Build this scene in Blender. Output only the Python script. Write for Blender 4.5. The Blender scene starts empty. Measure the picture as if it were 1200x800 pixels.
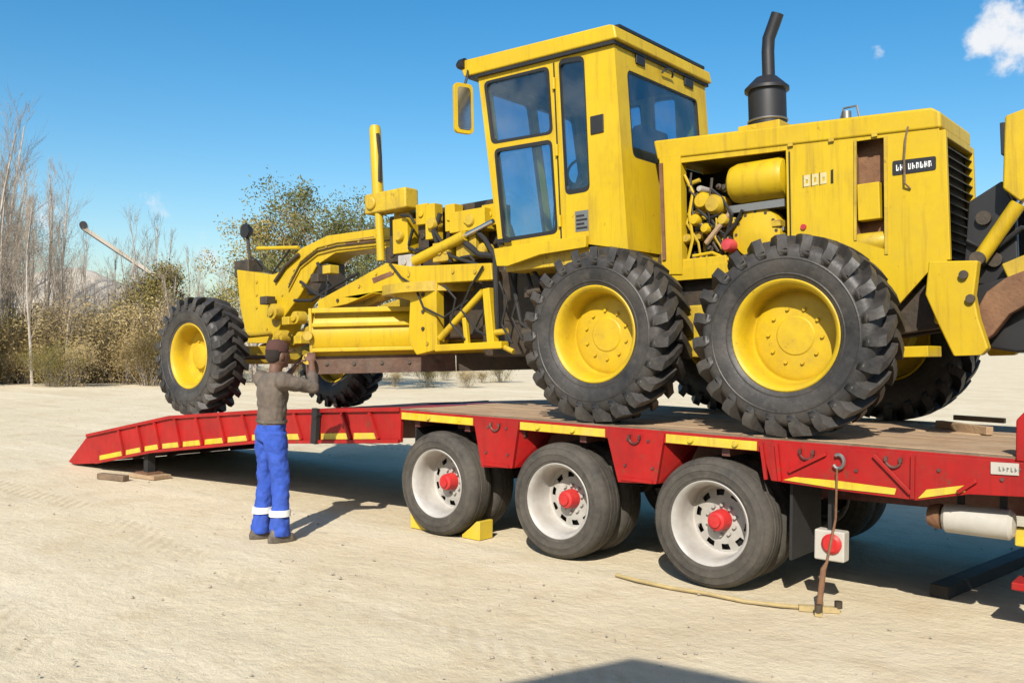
import bpy, math, random
import numpy as np
from mathutils import Vector, Matrix, noise
from mathutils.geometry import tessellate_polygon
random.seed(7)
R_ = math.radians
S = bpy.context.scene
COL = S.collection

# ------------------------------------------------------------------ camera
F_PX, CAM = 1098.94, Vector((5.8486, -6.1041, 1.7301))
YAW, PITCH, ROLL = 0.6856, 0.0028, 0.0149
Fw = Vector((-math.sin(YAW)*math.cos(PITCH), math.cos(YAW)*math.cos(PITCH), math.sin(PITCH)))
r0 = Fw.cross(Vector((0, 0, 1))).normalized(); u0 = r0.cross(Fw)
Rt = math.cos(ROLL)*r0 + math.sin(ROLL)*u0
Up = -math.sin(ROLL)*r0 + math.cos(ROLL)*u0
cd = bpy.data.cameras.new('camera'); cam = bpy.data.objects.new('camera', cd); COL.objects.link(cam)
cam.matrix_world = Matrix(((Rt.x, Up.x, -Fw.x, CAM.x), (Rt.y, Up.y, -Fw.y, CAM.y), (Rt.z, Up.z, -Fw.z, CAM.z), (0, 0, 0, 1)))
cd.sensor_fit = 'HORIZONTAL'; cd.sensor_width = 36.0; cd.lens = 36.0*F_PX/1200.0
cd.clip_start = 0.05; cd.clip_end = 3000
S.camera = cam

# ------------------------------------------------------------------ light
SUN_EL = 37.0
SUN_H = Vector((0.46, -0.888)).normalized()          # horizontal direction towards the sun
w = bpy.data.worlds.new('World'); S.world = w; w.use_nodes = True
nt = w.node_tree; nt.nodes.clear()
def N(tree, t, **kw):
    n = tree.nodes.new(t)
    for k, v in kw.items(): setattr(n, k, v)
    return n
sky = N(nt, 'ShaderNodeTexSky'); sky.sky_type = 'NISHITA'; sky.sun_disc = False
sky.sun_elevation = R_(SUN_EL); sky.sun_rotation = math.atan2(SUN_H.x, SUN_H.y)
sky.altitude = 300; sky.air_density = 1.05; sky.dust_density = 1.6; sky.ozone_density = 1.5
bg = N(nt, 'ShaderNodeBackground'); bg.inputs['Strength'].default_value = 0.114
wo = N(nt, 'ShaderNodeOutputWorld')
tc = N(nt, 'ShaderNodeTexCoord')
nz = N(nt, 'ShaderNodeTexNoise'); nz.inputs['Scale'].default_value = 38; nz.inputs['Detail'].default_value = 7; nz.inputs['Roughness'].default_value = .62
nt.links.new(tc.outputs['Generated'], nz.inputs['Vector'])
def pix_dir(u, v): return (Fw + Rt*((u-600)/F_PX) - Up*((v-400)/F_PX)).normalized()
clouds = [(pix_dir(1188, 36), 2.3, .95), (pix_dir(1152, 46), 1.25, .95), (pix_dir(1030, 62), .55, .6), (pix_dir(185, 236), 1.3, .5), (pix_dir(60, 262), 1.6, .55), (pix_dir(250, 290), 1.8, .5), (pix_dir(1265, 22), 2.6, .95)]
rc = random.Random(3)
for i in range(9):                                     # more of the same fair-weather puffs round the rest of the sky
    a = rc.uniform(0, 6.28); e = R_(rc.uniform(14, 50))
    d = Vector((math.cos(a)*math.cos(e), math.sin(a)*math.cos(e), math.sin(e)))
    if d.dot(Fw) > .75: continue
    clouds.append((d, rc.uniform(1.5, 4), .9))
acc = None
for d, rad, op in clouds:
    dp = N(nt, 'ShaderNodeVectorMath', operation='DOT_PRODUCT'); dp.inputs[1].default_value = d
    nt.links.new(tc.outputs['Generated'], dp.inputs[0])
    mr = N(nt, 'ShaderNodeMapRange'); mr.inputs['From Min'].default_value = math.cos(R_(rad*1.25)); mr.inputs['From Max'].default_value = math.cos(R_(rad*.15))
    mr.inputs['To Max'].default_value = op
    nt.links.new(dp.outputs['Value'], mr.inputs['Value'])
    if acc is None: acc = mr.outputs[0]
    else:
        mx = N(nt, 'ShaderNodeMath', operation='MAXIMUM'); nt.links.new(acc, mx.inputs[0]); nt.links.new(mr.outputs[0], mx.inputs[1]); acc = mx.outputs[0]
m1 = N(nt, 'ShaderNodeMath', operation='MULTIPLY_ADD'); nt.links.new(nz.outputs['Fac'], m1.inputs[0]); m1.inputs[1].default_value = 1.9; m1.inputs[2].default_value = -1.15
m2 = N(nt, 'ShaderNodeMath', operation='ADD'); nt.links.new(m1.outputs[0], m2.inputs[0]); nt.links.new(acc, m2.inputs[1])
mr2 = N(nt, 'ShaderNodeMapRange'); mr2.inputs['From Min'].default_value = .18; mr2.inputs['From Max'].default_value = .85; mr2.interpolation_type = 'SMOOTHSTEP'
nt.links.new(m2.outputs[0], mr2.inputs['Value'])
gate = N(nt, 'ShaderNodeMapRange'); gate.inputs['From Min'].default_value = .02; gate.inputs['From Max'].default_value = .25
nt.links.new(acc, gate.inputs['Value'])
m3 = N(nt, 'ShaderNodeMath', operation='MULTIPLY'); nt.links.new(mr2.outputs[0], m3.inputs[0]); nt.links.new(gate.outputs[0], m3.inputs[1])
mix = N(nt, 'ShaderNodeMix', data_type='RGBA'); mix.inputs[7].default_value = (5.8, 5.95, 6.2, 1)
hs = N(nt, 'ShaderNodeHueSaturation'); hs.inputs['Saturation'].default_value = 1.47; hs.inputs['Value'].default_value = 1.0; hs.inputs['Hue'].default_value = .494
nt.links.new(sky.outputs[0], hs.inputs['Color'])
nt.links.new(m3.outputs[0], mix.inputs[0]); nt.links.new(hs.outputs[0], mix.inputs[6])
nt.links.new(mix.outputs[2], bg.inputs['Color']); nt.links.new(bg.outputs[0], wo.inputs[0])
sd = bpy.data.lights.new('sun', 'SUN'); sd.energy = 5.0; sd.angle = R_(.5); sd.color = (1.0, .945, .86)
so = bpy.data.objects.new('sun', sd); COL.objects.link(so)
ce, se = math.cos(R_(SUN_EL)), math.sin(R_(SUN_EL))
so.rotation_euler = Vector((SUN_H.x*ce, SUN_H.y*ce, se)).to_track_quat('Z', 'Y').to_euler(); so.location = (5, -10, 12)
S.view_settings.view_transform = 'Standard'; S.view_settings.look = 'None'; S.view_settings.gamma = 1; S.view_settings.exposure = 0.42
S.view_settings.use_curve_mapping = False
S.render.engine = 'CYCLES'

# ------------------------------------------------------------------ pixel -> place (a pixel is a direction; the plane it lies on gives the distance)
def ray(u, v): return Fw + Rt*((u-600)/F_PX) - Up*((v-400)/F_PX)
def onY(u, v, Y): d = ray(u, v); return CAM + d*((Y-CAM.y)/d.y)
def onZ(u, v, Z=0.0): d = ray(u, v); return CAM + d*((Z-CAM.z)/d.z)
GO = Vector((2.4458, 0, 1.128)); TH = R_(2.6856); cT, sT = math.cos(TH), math.sin(TH)
def loc(P): dx, dz = P.x-GO.x, P.z-GO.z; return Vector((dx*cT+dz*sT, P.y, -dx*sT+dz*cT))
def L(u, v, Y):                                        # grader-local x, z on the plane y = Y
    p = loc(onY(u, v, Y)); return (p.x, p.z)
def T(u, v, Y=0.0): p = onY(u, v, Y); return (p.x, p.z)

# ------------------------------------------------------------------ materials
MATS = {}
def mat(name, col, rough=.5, metal=0., col2=None, nscale=3., dust=0., dustcol=(.40, .33, .24), rust=0., bump=0., bscale=60., spec=.5, streak=0., streakcol=(.16, .09, .02)):
    m = bpy.data.materials.new(name); m.use_nodes = True; t = m.node_tree
    b = t.nodes['Principled BSDF']; b.inputs['Metallic'].default_value = metal; b.inputs['Specular IOR Level'].default_value = spec
    co = N(t, 'ShaderNodeTexCoord'); o = co.outputs['Object']
    n1 = N(t, 'ShaderNodeTexNoise'); n1.inputs['Scale'].default_value = nscale; n1.inputs['Detail'].default_value = 6; n1.inputs['Roughness'].default_value = .65
    t.links.new(o, n1.inputs['Vector'])
    rp = N(t, 'ShaderNodeMapRange'); rp.inputs['From Min'].default_value = .34; rp.inputs['From Max'].default_value = .68; t.links.new(n1.outputs['Fac'], rp.inputs['Value'])
    mx = N(t, 'ShaderNodeMix', data_type='RGBA'); c2 = col2 or tuple(c*.78 for c in col)
    mx.inputs[6].default_value = (*col, 1); mx.inputs[7].default_value = (*c2, 1); t.links.new(rp.outputs[0], mx.inputs[0])
    out = mx.outputs[2]
    def layer(out, scale, lo, hi, c, amt, detail=8):
        n = N(t, 'ShaderNodeTexNoise'); n.inputs['Scale'].default_value = scale; n.inputs['Detail'].default_value = detail; n.inputs['Roughness'].default_value = .7
        mp = N(t, 'ShaderNodeMapping'); mp.inputs['Location'].default_value = (scale*1.7, 3.1, 7.7); t.links.new(o, mp.inputs[0]); t.links.new(mp.outputs[0], n.inputs['Vector'])
        r = N(t, 'ShaderNodeMapRange'); r.inputs['From Min'].default_value = lo; r.inputs['From Max'].default_value = hi; r.inputs['To Max'].default_value = amt
        t.links.new(n.outputs['Fac'], r.inputs['Value'])
        x = N(t, 'ShaderNodeMix', data_type='RGBA'); x.inputs[7].default_value = (*c, 1); t.links.new(out, x.inputs[6]); t.links.new(r.outputs[0], x.inputs[0])
        return x.outputs[2]
    if dust > 0: out = layer(out, 2.2, .38, .75, dustcol, dust); out = layer(out, 14, .5, .8, dustcol, dust*.8)
    if streak > 0:
        for sc_, lo, am in (((9, 9, .55), .52, streak), ((2.2, 2.2, .9), .55, streak*.7)):
            mp = N(t, 'ShaderNodeMapping'); mp.inputs['Scale'].default_value = sc_; t.links.new(o, mp.inputs[0])
            n = N(t, 'ShaderNodeTexNoise'); n.inputs['Scale'].default_value = 1.6; n.inputs['Detail'].default_value = 7; n.inputs['Roughness'].default_value = .7; t.links.new(mp.outputs[0], n.inputs['Vector'])
            r = N(t, 'ShaderNodeMapRange'); r.inputs['From Min'].default_value = lo; r.inputs['From Max'].default_value = lo+.22; r.inputs['To Max'].default_value = am; t.links.new(n.outputs['Fac'], r.inputs['Value'])
            x = N(t, 'ShaderNodeMix', data_type='RGBA'); x.inputs[7].default_value = (*streakcol, 1); t.links.new(out, x.inputs[6]); t.links.new(r.outputs[0], x.inputs[0]); out = x.outputs[2]
    if rust > 0: out = layer(out, 9, .64-.05*(rust > .85), .70, (.12, .045, .02), rust, 10); out = layer(out, 40, .68, .74, (.07, .03, .018), rust*.7)
    t.links.new(out, b.inputs['Base Color'])
    rr = N(t, 'ShaderNodeMapRange'); rr.inputs['To Min'].default_value = max(.05, rough-.1); rr.inputs['To Max'].default_value = min(1, rough+.18)
    t.links.new(n1.outputs['Fac'], rr.inputs['Value']); t.links.new(rr.outputs[0], b.inputs['Roughness'])
    if bump > 0:
        n2 = N(t, 'ShaderNodeTexNoise'); n2.inputs['Scale'].default_value = bscale; n2.inputs['Detail'].default_value = 5; t.links.new(o, n2.inputs['Vector'])
        bp = N(t, 'ShaderNodeBump'); bp.inputs['Strength'].default_value = bump; bp.inputs['Distance'].default_value = .01
        t.links.new(n2.outputs['Fac'], bp.inputs['Height']); t.links.new(bp.outputs[0], b.inputs['Normal'])
    MATS[name] = m; return m
mat('yellow', (.53, .362, .006), .42, spec=.35, col2=(.45, .295, .006), nscale=1.6, dust=.22, dustcol=(.36, .24, .05), rust=.5, streak=.48, streakcol=(.19, .10, .02), bump=.12, bscale=9)
mat('yellow_worn', (.52, .365, .011), .45, col2=(.40, .26, .012), nscale=5, dust=.42, dustcol=(.24, .16, .06), rust=.9, bump=.25, bscale=22, streak=.5, streakcol=(.10, .055, .02))
mat('rim_yellow', (.56, .385, .006), .46, spec=.35, col2=(.46, .305, .006), nscale=6, dust=.42, dustcol=(.30, .19, .05), rust=.6, bump=.08, bscale=20)
mat('red', (.37, .007, .007), .45, spec=.3, col2=(.24, .006, .006), nscale=2.4, dust=.24, dustcol=(.19, .055, .035), rust=.9, bump=.15, bscale=12, streak=.5, streakcol=(.10, .012, .010))
mat('red_hub', (.50, .008, .012), .35, dust=.12, rust=.2)
mat('red_dark', (.075, .009, .008), .6, dust=.2, rust=.8, bump=.3, bscale=20)  # dark red, deepened to put underside shade into the colour
mat('tape', (.60, .46, .010), .4, col2=(.48, .34, .010), nscale=9, dust=.25, rust=.8, streak=.55, streakcol=(.20, .10, .03))
mat('black', (.012, .012, .013), .45, dust=.08, dustcol=(.10, .085, .07))
mat('black_matte', (.011, .0105, .0105), .7, dust=.10, dustcol=(.08, .068, .052), bump=.2, bscale=30)
mat('grease_and_shade', (.020, .017, .014), .5, col2=(.05, .035, .02), nscale=7, dust=.35, dustcol=(.12, .085, .05), bump=.4, bscale=25)  # greasy metal; also stands in for shaded gaps on some parts
mat('rubber', (.011, .0108, .011), .5, col2=(.021, .020, .0195), nscale=5, dust=.30, dustcol=(.20, .17, .135), bump=.25, bscale=40, spec=.5)
mat('rubber_dusty', (.026, .025, .023), .75, col2=(.055, .049, .042), nscale=6, dust=.45, dustcol=(.17, .145, .11), bump=.25, bscale=50, spec=.3)
mat('white_box', (.46, .44, .39), .55, col2=(.34, .32, .27), dust=.4)
mat('letter_worn', (.50, .46, .30), .5, col2=(.46, .37, .12), nscale=30)
mat('white_paint', (.40, .39, .365), .45, col2=(.27, .255, .23), nscale=5, dust=.28, dustcol=(.45, .38, .28), rust=.3, bump=.08)
mat('steel', (.32, .31, .29), .38, .85, dust=.25)
mat('chrome', (.75, .75, .74), .12, 1.0)
mat('rust', (.17, .075, .035), .85, col2=(.09, .038, .02), nscale=9, dust=.35, dustcol=(.32, .2, .1), bump=.5, bscale=45)
mat('blade_brown', (.085, .036, .020), .6, col2=(.045, .020, .014), nscale=6, dust=.2, bump=.3, bscale=40)
mat('timber', (.36, .235, .13), .85, col2=(.26, .165, .09), nscale=6, dust=.4, dustcol=(.46, .37, .25), bump=.5, bscale=35)
mat('timber_dark', (.16, .10, .055), .9, col2=(.09, .06, .035), nscale=9, dust=.3, bump=.5, bscale=35)
mat('chock', (.60, .43, .012), .5, dust=.2, bump=.1)
mat('blue', (.018, .070, .40), .85, col2=(.013, .052, .30), nscale=12, dust=.10, dustcol=(.18, .2, .3), bump=.6, bscale=26)
mat('shirt', (.115, .088, .066), .9, col2=(.060, .048, .040), nscale=10, dust=.1, bump=.6, bscale=24)
mat('skin', (.13, .066, .040), .5, col2=(.14, .07, .045), nscale=10)
mat('cap', (.075, .030, .022), .85, bump=.3)
mat('hair', (.022, .014, .010), .9, bump=.6, bscale=120)
mat('boot', (.03, .024, .02), .7, dust=.5)
mat('reflective', (.78, .78, .74), .35)
mat('strap', (.40, .30, .11), .85, col2=(.28, .21, .09), nscale=12, dust=.4)
mat('seat', (.022, .022, .024), .7)
mat('red_part', (.45, .012, .03), .4, dust=.15)
mat('bark', (.30, .265, .225), .9, col2=(.17, .145, .12), nscale=2.5, bump=.5)
mat('bark_pale', (.40, .36, .31), .9, col2=(.27, .235, .205), nscale=2.5, bump=.5)
mat('twig', (.30, .25, .195), .9, col2=(.20, .16, .115), nscale=1.2)
mat('shed_sheet', (.42, .43, .42), .5, .3, dust=.3)
mat('heap', (.47, .425, .355), .95, col2=(.37, .33, .27), nscale=.9, bump=.8, bscale=6)
mat('stone', (.36, .31, .24), .95, col2=(.26, .22, .17), nscale=2)
def leafmat(name, a, b, c):
    m = bpy.data.materials.new(name); m.use_nodes = True; t = m.node_tree; bs = t.nodes['Principled BSDF']
    co = N(t, 'ShaderNodeTexCoord'); n = N(t, 'ShaderNodeTexNoise'); n.inputs['Scale'].default_value = 1.6; n.inputs['Detail'].default_value = 8; t.links.new(co.outputs['Object'], n.inputs['Vector'])
    oi = N(t, 'ShaderNodeObjectInfo'); ad = N(t, 'ShaderNodeMath', operation='MULTIPLY_ADD'); t.links.new(oi.outputs['Random'], ad.inputs[0]); ad.inputs[1].default_value = .22; t.links.new(n.outputs['Fac'], ad.inputs[2])
    cr = N(t, 'ShaderNodeValToRGB'); e = cr.color_ramp.elements; e[0].position = .38; e[0].color = (*a, 1); e[1].position = .78; e[1].color = (*c, 1); k = e.new(.58); k.color = (*b, 1)
    t.links.new(ad.outputs[0], cr.inputs[0]); t.links.new(cr.outputs[0], bs.inputs['Base Color']); bs.inputs['Roughness'].default_value = .8; bs.inputs['Specular IOR Level'].default_value = .2
    MATS[name] = m
leafmat('leaf_olive', (.085, .078, .020), (.16, .132, .034), (.25, .20, .065))
leafmat('leaf_dry', (.16, .115, .045), (.29, .21, .085), (.42, .33, .17))
leafmat('leaf_green', (.055, .062, .018), (.105, .108, .032), (.18, .165, .055))
m = bpy.data.materials.new('glass'); m.use_nodes = True; t = m.node_tree; t.nodes.clear()
o_ = N(t, 'ShaderNodeOutputMaterial'); tr = N(t, 'ShaderNodeBsdfTransparent'); tr.inputs[0].default_value = (.64, .79, .87, 1)
gl = N(t, 'ShaderNodeBsdfGlossy'); gl.inputs['Roughness'].default_value = .03; gl.inputs['Color'].default_value = (.95, .97, 1, 1)
lw = N(t, 'ShaderNodeLayerWeight'); lw.inputs['Blend'].default_value = .5; pw_ = N(t, 'ShaderNodeMath', operation='POWER'); pw_.inputs[1].default_value = 4.0; t.links.new(lw.outputs['Facing'], pw_.inputs[0]); fr = N(t, 'ShaderNodeMath', operation='MULTIPLY_ADD'); fr.inputs[1].default_value = .85; fr.inputs[2].default_value = .085; t.links.new(pw_.outputs[0], fr.inputs[0]); ms = N(t, 'ShaderNodeMixShader')
df = N(t, 'ShaderNodeBsdfDiffuse'); df.inputs[0].default_value = (.45, .40, .32, 1); gco = N(t, 'ShaderNodeTexCoord'); gn = N(t, 'ShaderNodeTexNoise'); gn.inputs['Scale'].default_value = 3.5; gn.inputs['Detail'].default_value = 8; t.links.new(gco.outputs['Object'], gn.inputs['Vector']); gr_ = N(t, 'ShaderNodeMapRange'); gr_.inputs['From Min'].default_value = .4; gr_.inputs['From Max'].default_value = .8; gr_.inputs['To Max'].default_value = .09; t.links.new(gn.outputs['Fac'], gr_.inputs['Value']); ms0 = N(t, 'ShaderNodeMixShader'); t.links.new(gr_.outputs[0], ms0.inputs[0]); t.links.new(tr.outputs[0], ms0.inputs[1]); t.links.new(df.outputs[0], ms0.inputs[2])
t.links.new(fr.outputs[0], ms.inputs[0]); t.links.new(ms0.outputs[0], ms.inputs[1]); t.links.new(gl.outputs[0], ms.inputs[2]); t.links.new(ms.outputs[0], o_.inputs[0]); MATS['glass'] = m
# sandy yard
m = bpy.data.materials.new('sand'); m.use_nodes = True; t = m.node_tree; b = t.nodes['Principled BSDF']
co = N(t, 'ShaderNodeTexCoord'); o = co.outputs['Object']
def nn(scale, detail=8, rough=.6, sc=(1, 1, 1), rz=0.):
    mp = N(t, 'ShaderNodeMapping'); mp.inputs['Scale'].default_value = sc; mp.inputs['Rotation'].default_value = (0, 0, rz); t.links.new(o, mp.inputs[0])
    n = N(t, 'ShaderNodeTexNoise'); n.inputs['Scale'].default_value = scale; n.inputs['Detail'].default_value = detail; n.inputs['Roughness'].default_value = rough; t.links.new(mp.outputs[0], n.inputs['Vector']); return n.outputs['Fac']
def ramp(f, lo, hi, a=0., bb=1.):
    r = N(t, 'ShaderNodeMapRange'); r.inputs['From Min'].default_value = lo; r.inputs['From Max'].default_value = hi; r.inputs['To Min'].default_value = a; r.inputs['To Max'].default_value = bb; t.links.new(f, r.inputs['Value']); return r.outputs[0]
def mixc(f, A, B):
    x = N(t, 'ShaderNodeMix', data_type='RGBA'); t.links.new(f, x.inputs[0])
    for i, c in ((6, A), (7, B)):
        if isinstance(c, tuple): x.inputs[i].default_value = (*c, 1)
        else: t.links.new(c, x.inputs[i])
    return x.outputs[2]
c = mixc(ramp(nn(.45), .35, .68), (.64, .555, .39), (.56, .47, .315))
c = mixc(ramp(nn(1.3, 10, .72), .50, .74, 0, .7), c, (.46, .35, .20))
c = mixc(ramp(nn(6, 10, .75), .52, .8, 0, .6), c, (.40, .315, .20))
c = mixc(ramp(nn(60, 4, .7), .60, .72, 0, .4), c, (.30, .245, .17))
c = mixc(ramp(nn(.9, 6, .6, (.12, 1.5, 1), R_(12)), .52, .70, 0, .55), c, (.70, .62, .47))      # old wheel tracks along the trailer
t.links.new(c, b.inputs['Base Color']); b.inputs['Roughness'].default_value = .95; b.inputs['Specular IOR Level'].default_value = .15
def addm(a, k, bb):
    x = N(t, 'ShaderNodeMath', operation='MULTIPLY_ADD'); t.links.new(a, x.inputs[0]); x.inputs[1].default_value = k
    if isinstance(bb, float): x.inputs[2].default_value = bb
    else: t.links.new(bb, x.inputs[2])
    return x.outputs[0]
sx_ = N(t, 'ShaderNodeSeparateXYZ'); t.links.new(o, sx_.inputs[0])
wob = addm(nn(.18, 2, .5), 1.6, 0.)
wv = N(t, 'ShaderNodeTexWave'); wv.wave_type = 'BANDS'; wv.bands_direction = 'DIAGONAL'; wv.inputs['Scale'].default_value = 4.2; wv.inputs['Distortion'].default_value = 2.5; wv.inputs['Detail'].default_value = 3; t.links.new(o, wv.inputs['Vector'])
trk = None
for yc, sl in ((-1.75, .05), (-3.55, .05), (-5.2, -.12), (4.6, .02), (6.5, .02)):
    l1 = N(t, 'ShaderNodeMath', operation='MULTIPLY_ADD'); t.links.new(sx_.outputs['X'], l1.inputs[0]); l1.inputs[1].default_value = sl; t.links.new(sx_.outputs['Y'], l1.inputs[2])
    l2 = N(t, 'ShaderNodeMath', operation='ADD'); t.links.new(l1.outputs[0], l2.inputs[0]); t.links.new(wob, l2.inputs[1])
    l3 = N(t, 'ShaderNodeMath', operation='SUBTRACT'); t.links.new(l2.outputs[0], l3.inputs[0]); l3.inputs[1].default_value = yc+.8
    l4 = N(t, 'ShaderNodeMath', operation='ABSOLUTE'); t.links.new(l3.outputs[0], l4.inputs[0])
    k_ = ramp(l4.outputs[0], .19, .12)
    if trk is None: trk = k_
    else:
        q_ = N(t, 'ShaderNodeMath', operation='MAXIMUM'); t.links.new(trk, q_.inputs[0]); t.links.new(k_, q_.inputs[1]); trk = q_.outputs[0]
brk_ = N(t, 'ShaderNodeMath', operation='MULTIPLY'); t.links.new(trk, brk_.inputs[0]); t.links.new(ramp(nn(.8, 5, .6), .42, .6), brk_.inputs[1])
wm = N(t, 'ShaderNodeMath', operation='MULTIPLY'); t.links.new(brk_.outputs[0], wm.inputs[0]); t.links.new(wv.outputs['Fac'], wm.inputs[1])
c = mixc(ramp(wm.outputs[0], 0, 1, 0, .5), c, (.42, .32, .19)); t.links.new(c, b.inputs['Base Color'])
h = addm(nn(3.5, 8, .65), .5, 0.); h = addm(wm.outputs[0], .13, h); h = addm(brk_.outputs[0], -.13, h); h = addm(nn(16, 8, .7), .35, h); h = addm(nn(75, 4, .7), .10, h); h = addm(nn(1.1, 4, .6, (.16, 2.2, 1), R_(12)), .4, h)
bp = N(t, 'ShaderNodeBump'); bp.inputs['Strength'].default_value = .55; bp.inputs['Distance'].default_value = .10; t.links.new(h, bp.inputs['Height']); t.links.new(bp.outputs[0], b.inputs['Normal']); MATS['sand'] = m

# ------------------------------------------------------------------ mesh helpers
class MB:
    def __init__(s): s.v = []; s.f = []
    def add(s, vs, fs):
        k = len(s.v); s.v.extend([tuple(x) for x in vs]); s.f.extend([tuple(i+k for i in f) for f in fs]); return s
    def box(s, a, b):
        x0, x1 = sorted((a[0], b[0])); y0, y1 = sorted((a[1], b[1])); z0, z1 = sorted((a[2], b[2]))
        return s.add([(x0, y0, z0), (x1, y0, z0), (x1, y1, z0), (x0, y1, z0), (x0, y0, z1), (x1, y0, z1), (x1, y1, z1), (x0, y1, z1)],
                     [(0, 3, 2, 1), (4, 5, 6, 7), (0, 1, 5, 4), (1, 2, 6, 5), (2, 3, 7, 6), (3, 0, 4, 7)])
    def prism(s, poly, y0, y1, holes=()):              # x-z outline (with holes) pushed along y
        return s.panel(poly, holes, (0, 0, 0), (1, 0, 0), (0, 0, 1), (0, 1, 0), y0, y1)
    def panel(s, outer, holes, o, ux, vx, nx, d0, d1):
        o, ux, vx, nx = map(Vector, (o, ux, vx, nx)); loops = [list(outer)] + [list(h) for h in holes]
        flat = [p for l in loops for p in l]; n = len(flat)
        tris = tessellate_polygon([[Vector((p[0], p[1], 0)) for p in l] for l in loops])
        vs = [o+ux*p[0]+vx*p[1]+nx*d for d in (d0, d1) for p in flat]; fs = []
        flip = ux.cross(vx).dot(nx)*(d1-d0) < 0
        for a, b, c in tris:
            A, B, C_ = flat[a], flat[b], flat[c]
            if (B[0]-A[0])*(C_[1]-A[1])-(B[1]-A[1])*(C_[0]-A[0]) < 0: b, c = c, b
            f0, f1 = (a, c, b), (a+n, b+n, c+n)
            if flip: f0, f1 = f0[::-1], f1[::-1]
            fs += [f0, f1]
        k = 0
        for li, l in enumerate(loops):
            m_ = len(l); ar = sum(l[i][0]*l[(i+1) % m_][1]-l[(i+1) % m_][0]*l[i][1] for i in range(m_))
            rev = ((ar < 0) != (li > 0)) != flip
            for i in range(m_):
                j = (i+1) % m_; q = (k+i, k+j, k+j+n, k+i+n); fs.append(q[::-1] if rev else q)
            k += m_
        return s.add(vs, fs)
    def tube(s, pts, r, n=10, cap=True, flat=None):
        pts = [Vector(p) for p in pts]; rs = r if isinstance(r, (list, tuple)) else [r]*len(pts); vs = []; fs = []
        ref = None
        for i, p in enumerate(pts):
            d = (pts[min(i+1, len(pts)-1)]-pts[max(i-1, 0)]).normalized()
            if ref is None: ref = d.orthogonal().normalized() if flat is None else Vector(flat)
            e = (ref-d*ref.dot(d)).normalized(); ref = e; g = d.cross(e)
            for k in range(n):
                a = 2*math.pi*k/n; vs.append(p+(e*math.cos(a)+g*math.sin(a))*rs[i])
        for i in range(len(pts)-1):
            for k in range(n):
                fs.append((i*n+k, i*n+(k+1) % n, (i+1)*n+(k+1) % n, (i+1)*n+k))
        if cap: fs.append(tuple(range(n))[::-1]); fs.append(tuple((len(pts)-1)*n+k for k in range(n)))
        return s.add(vs, fs)
    def cyl(s, a, b, r, n=20, r2=None): return s.tube([a, b], [r, r if r2 is None else r2], n)
    def bar(s, a, b, wd, ht, up=(0, 0, 1)):            # rectangular bar between two points
        a, b = Vector(a), Vector(b); d = (b-a).normalized(); sd_ = d.cross(Vector(up)).normalized()*wd/2; uu = sd_.cross(d).normalized()*ht/2
        vs = [p+x*sd_+y*uu for p in (a, b) for x, y in ((-1, -1), (1, -1), (1, 1), (-1, 1))]
        return s.add(vs, [(0, 3, 2, 1), (4, 5, 6, 7), (0, 1, 5, 4), (1, 2, 6, 5), (2, 3, 7, 6), (3, 0, 4, 7)])
    def lathe(s, prof, n=48, c=(0, 0, 0), axis='Y'):   # prof: (r, t) along the axis
        vs = []; fs = []; m_ = len(prof)
        for i in range(n):
            a = 2*math.pi*i/n
            for r, tt in prof:
                q = (c[0]+r*math.cos(a), c[1]+tt, c[2]+r*math.sin(a)) if axis == 'Y' else ((c[0]+r*math.cos(a), c[1]+r*math.sin(a), c[2]+tt) if axis == 'Z' else (c[0]+tt, c[1]+r*math.cos(a), c[2]+r*math.sin(a)))
                vs.append(q)
        for i in range(n):
            j = (i+1) % n
            for k in range(m_-1):
                q = (i*m_+k, j*m_+k, j*m_+k+1, i*m_+k+1); fs.append(q if axis == 'Z' else q[::-1] if axis == 'Y' else q)
        return s.add(vs, fs)
    def ell(s, c, r, n=14, rings=8):
        vs = []; fs = []
        for i in range(rings+1):
            p = math.pi*i/rings
            for k in range(n):
                a = 2*math.pi*k/n; vs.append((c[0]+r[0]*math.sin(p)*math.cos(a), c[1]+r[1]*math.sin(p)*math.sin(a), c[2]+r[2]*math.cos(p)))
        for i in range(rings):
            for k in range(n): fs.append((i*n+k, (i+1)*n+k, (i+1)*n+(k+1) % n, i*n+(k+1) % n))
        return s.add(vs, fs)
    def loft(s, secs, n=16):                            # secs: centre, radius x, radius y (+ optional axes)
        vs = []; fs = []
        for sec in secs:
            c_, ra, rb = Vector(sec[0]), sec[1], sec[2]; ax = Vector(sec[3]) if len(sec) > 3 else Vector((1, 0, 0)); ay = Vector(sec[4]) if len(sec) > 4 else Vector((0, 1, 0))
            for k in range(n):
                a = 2*math.pi*k/n; vs.append(c_+ax*ra*math.cos(a)+ay*rb*math.sin(a))
        for i in range(len(secs)-1):
            for k in range(n): fs.append((i*n+k, i*n+(k+1) % n, (i+1)*n+(k+1) % n, (i+1)*n+k))
        fs.append(tuple(range(n))[::-1]); fs.append(tuple((len(secs)-1)*n+k for k in range(n)))
        return s.add(vs, fs)
    def mesh(s, name, smooth=35):
        me = bpy.data.meshes.new(name); me.from_pydata(s.v, [], s.f)
        if smooth:
            me.polygons.foreach_set('use_smooth', [True]*len(me.polygons)); me.set_sharp_from_angle(angle=R_(smooth))
        me.update(); return me
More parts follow.
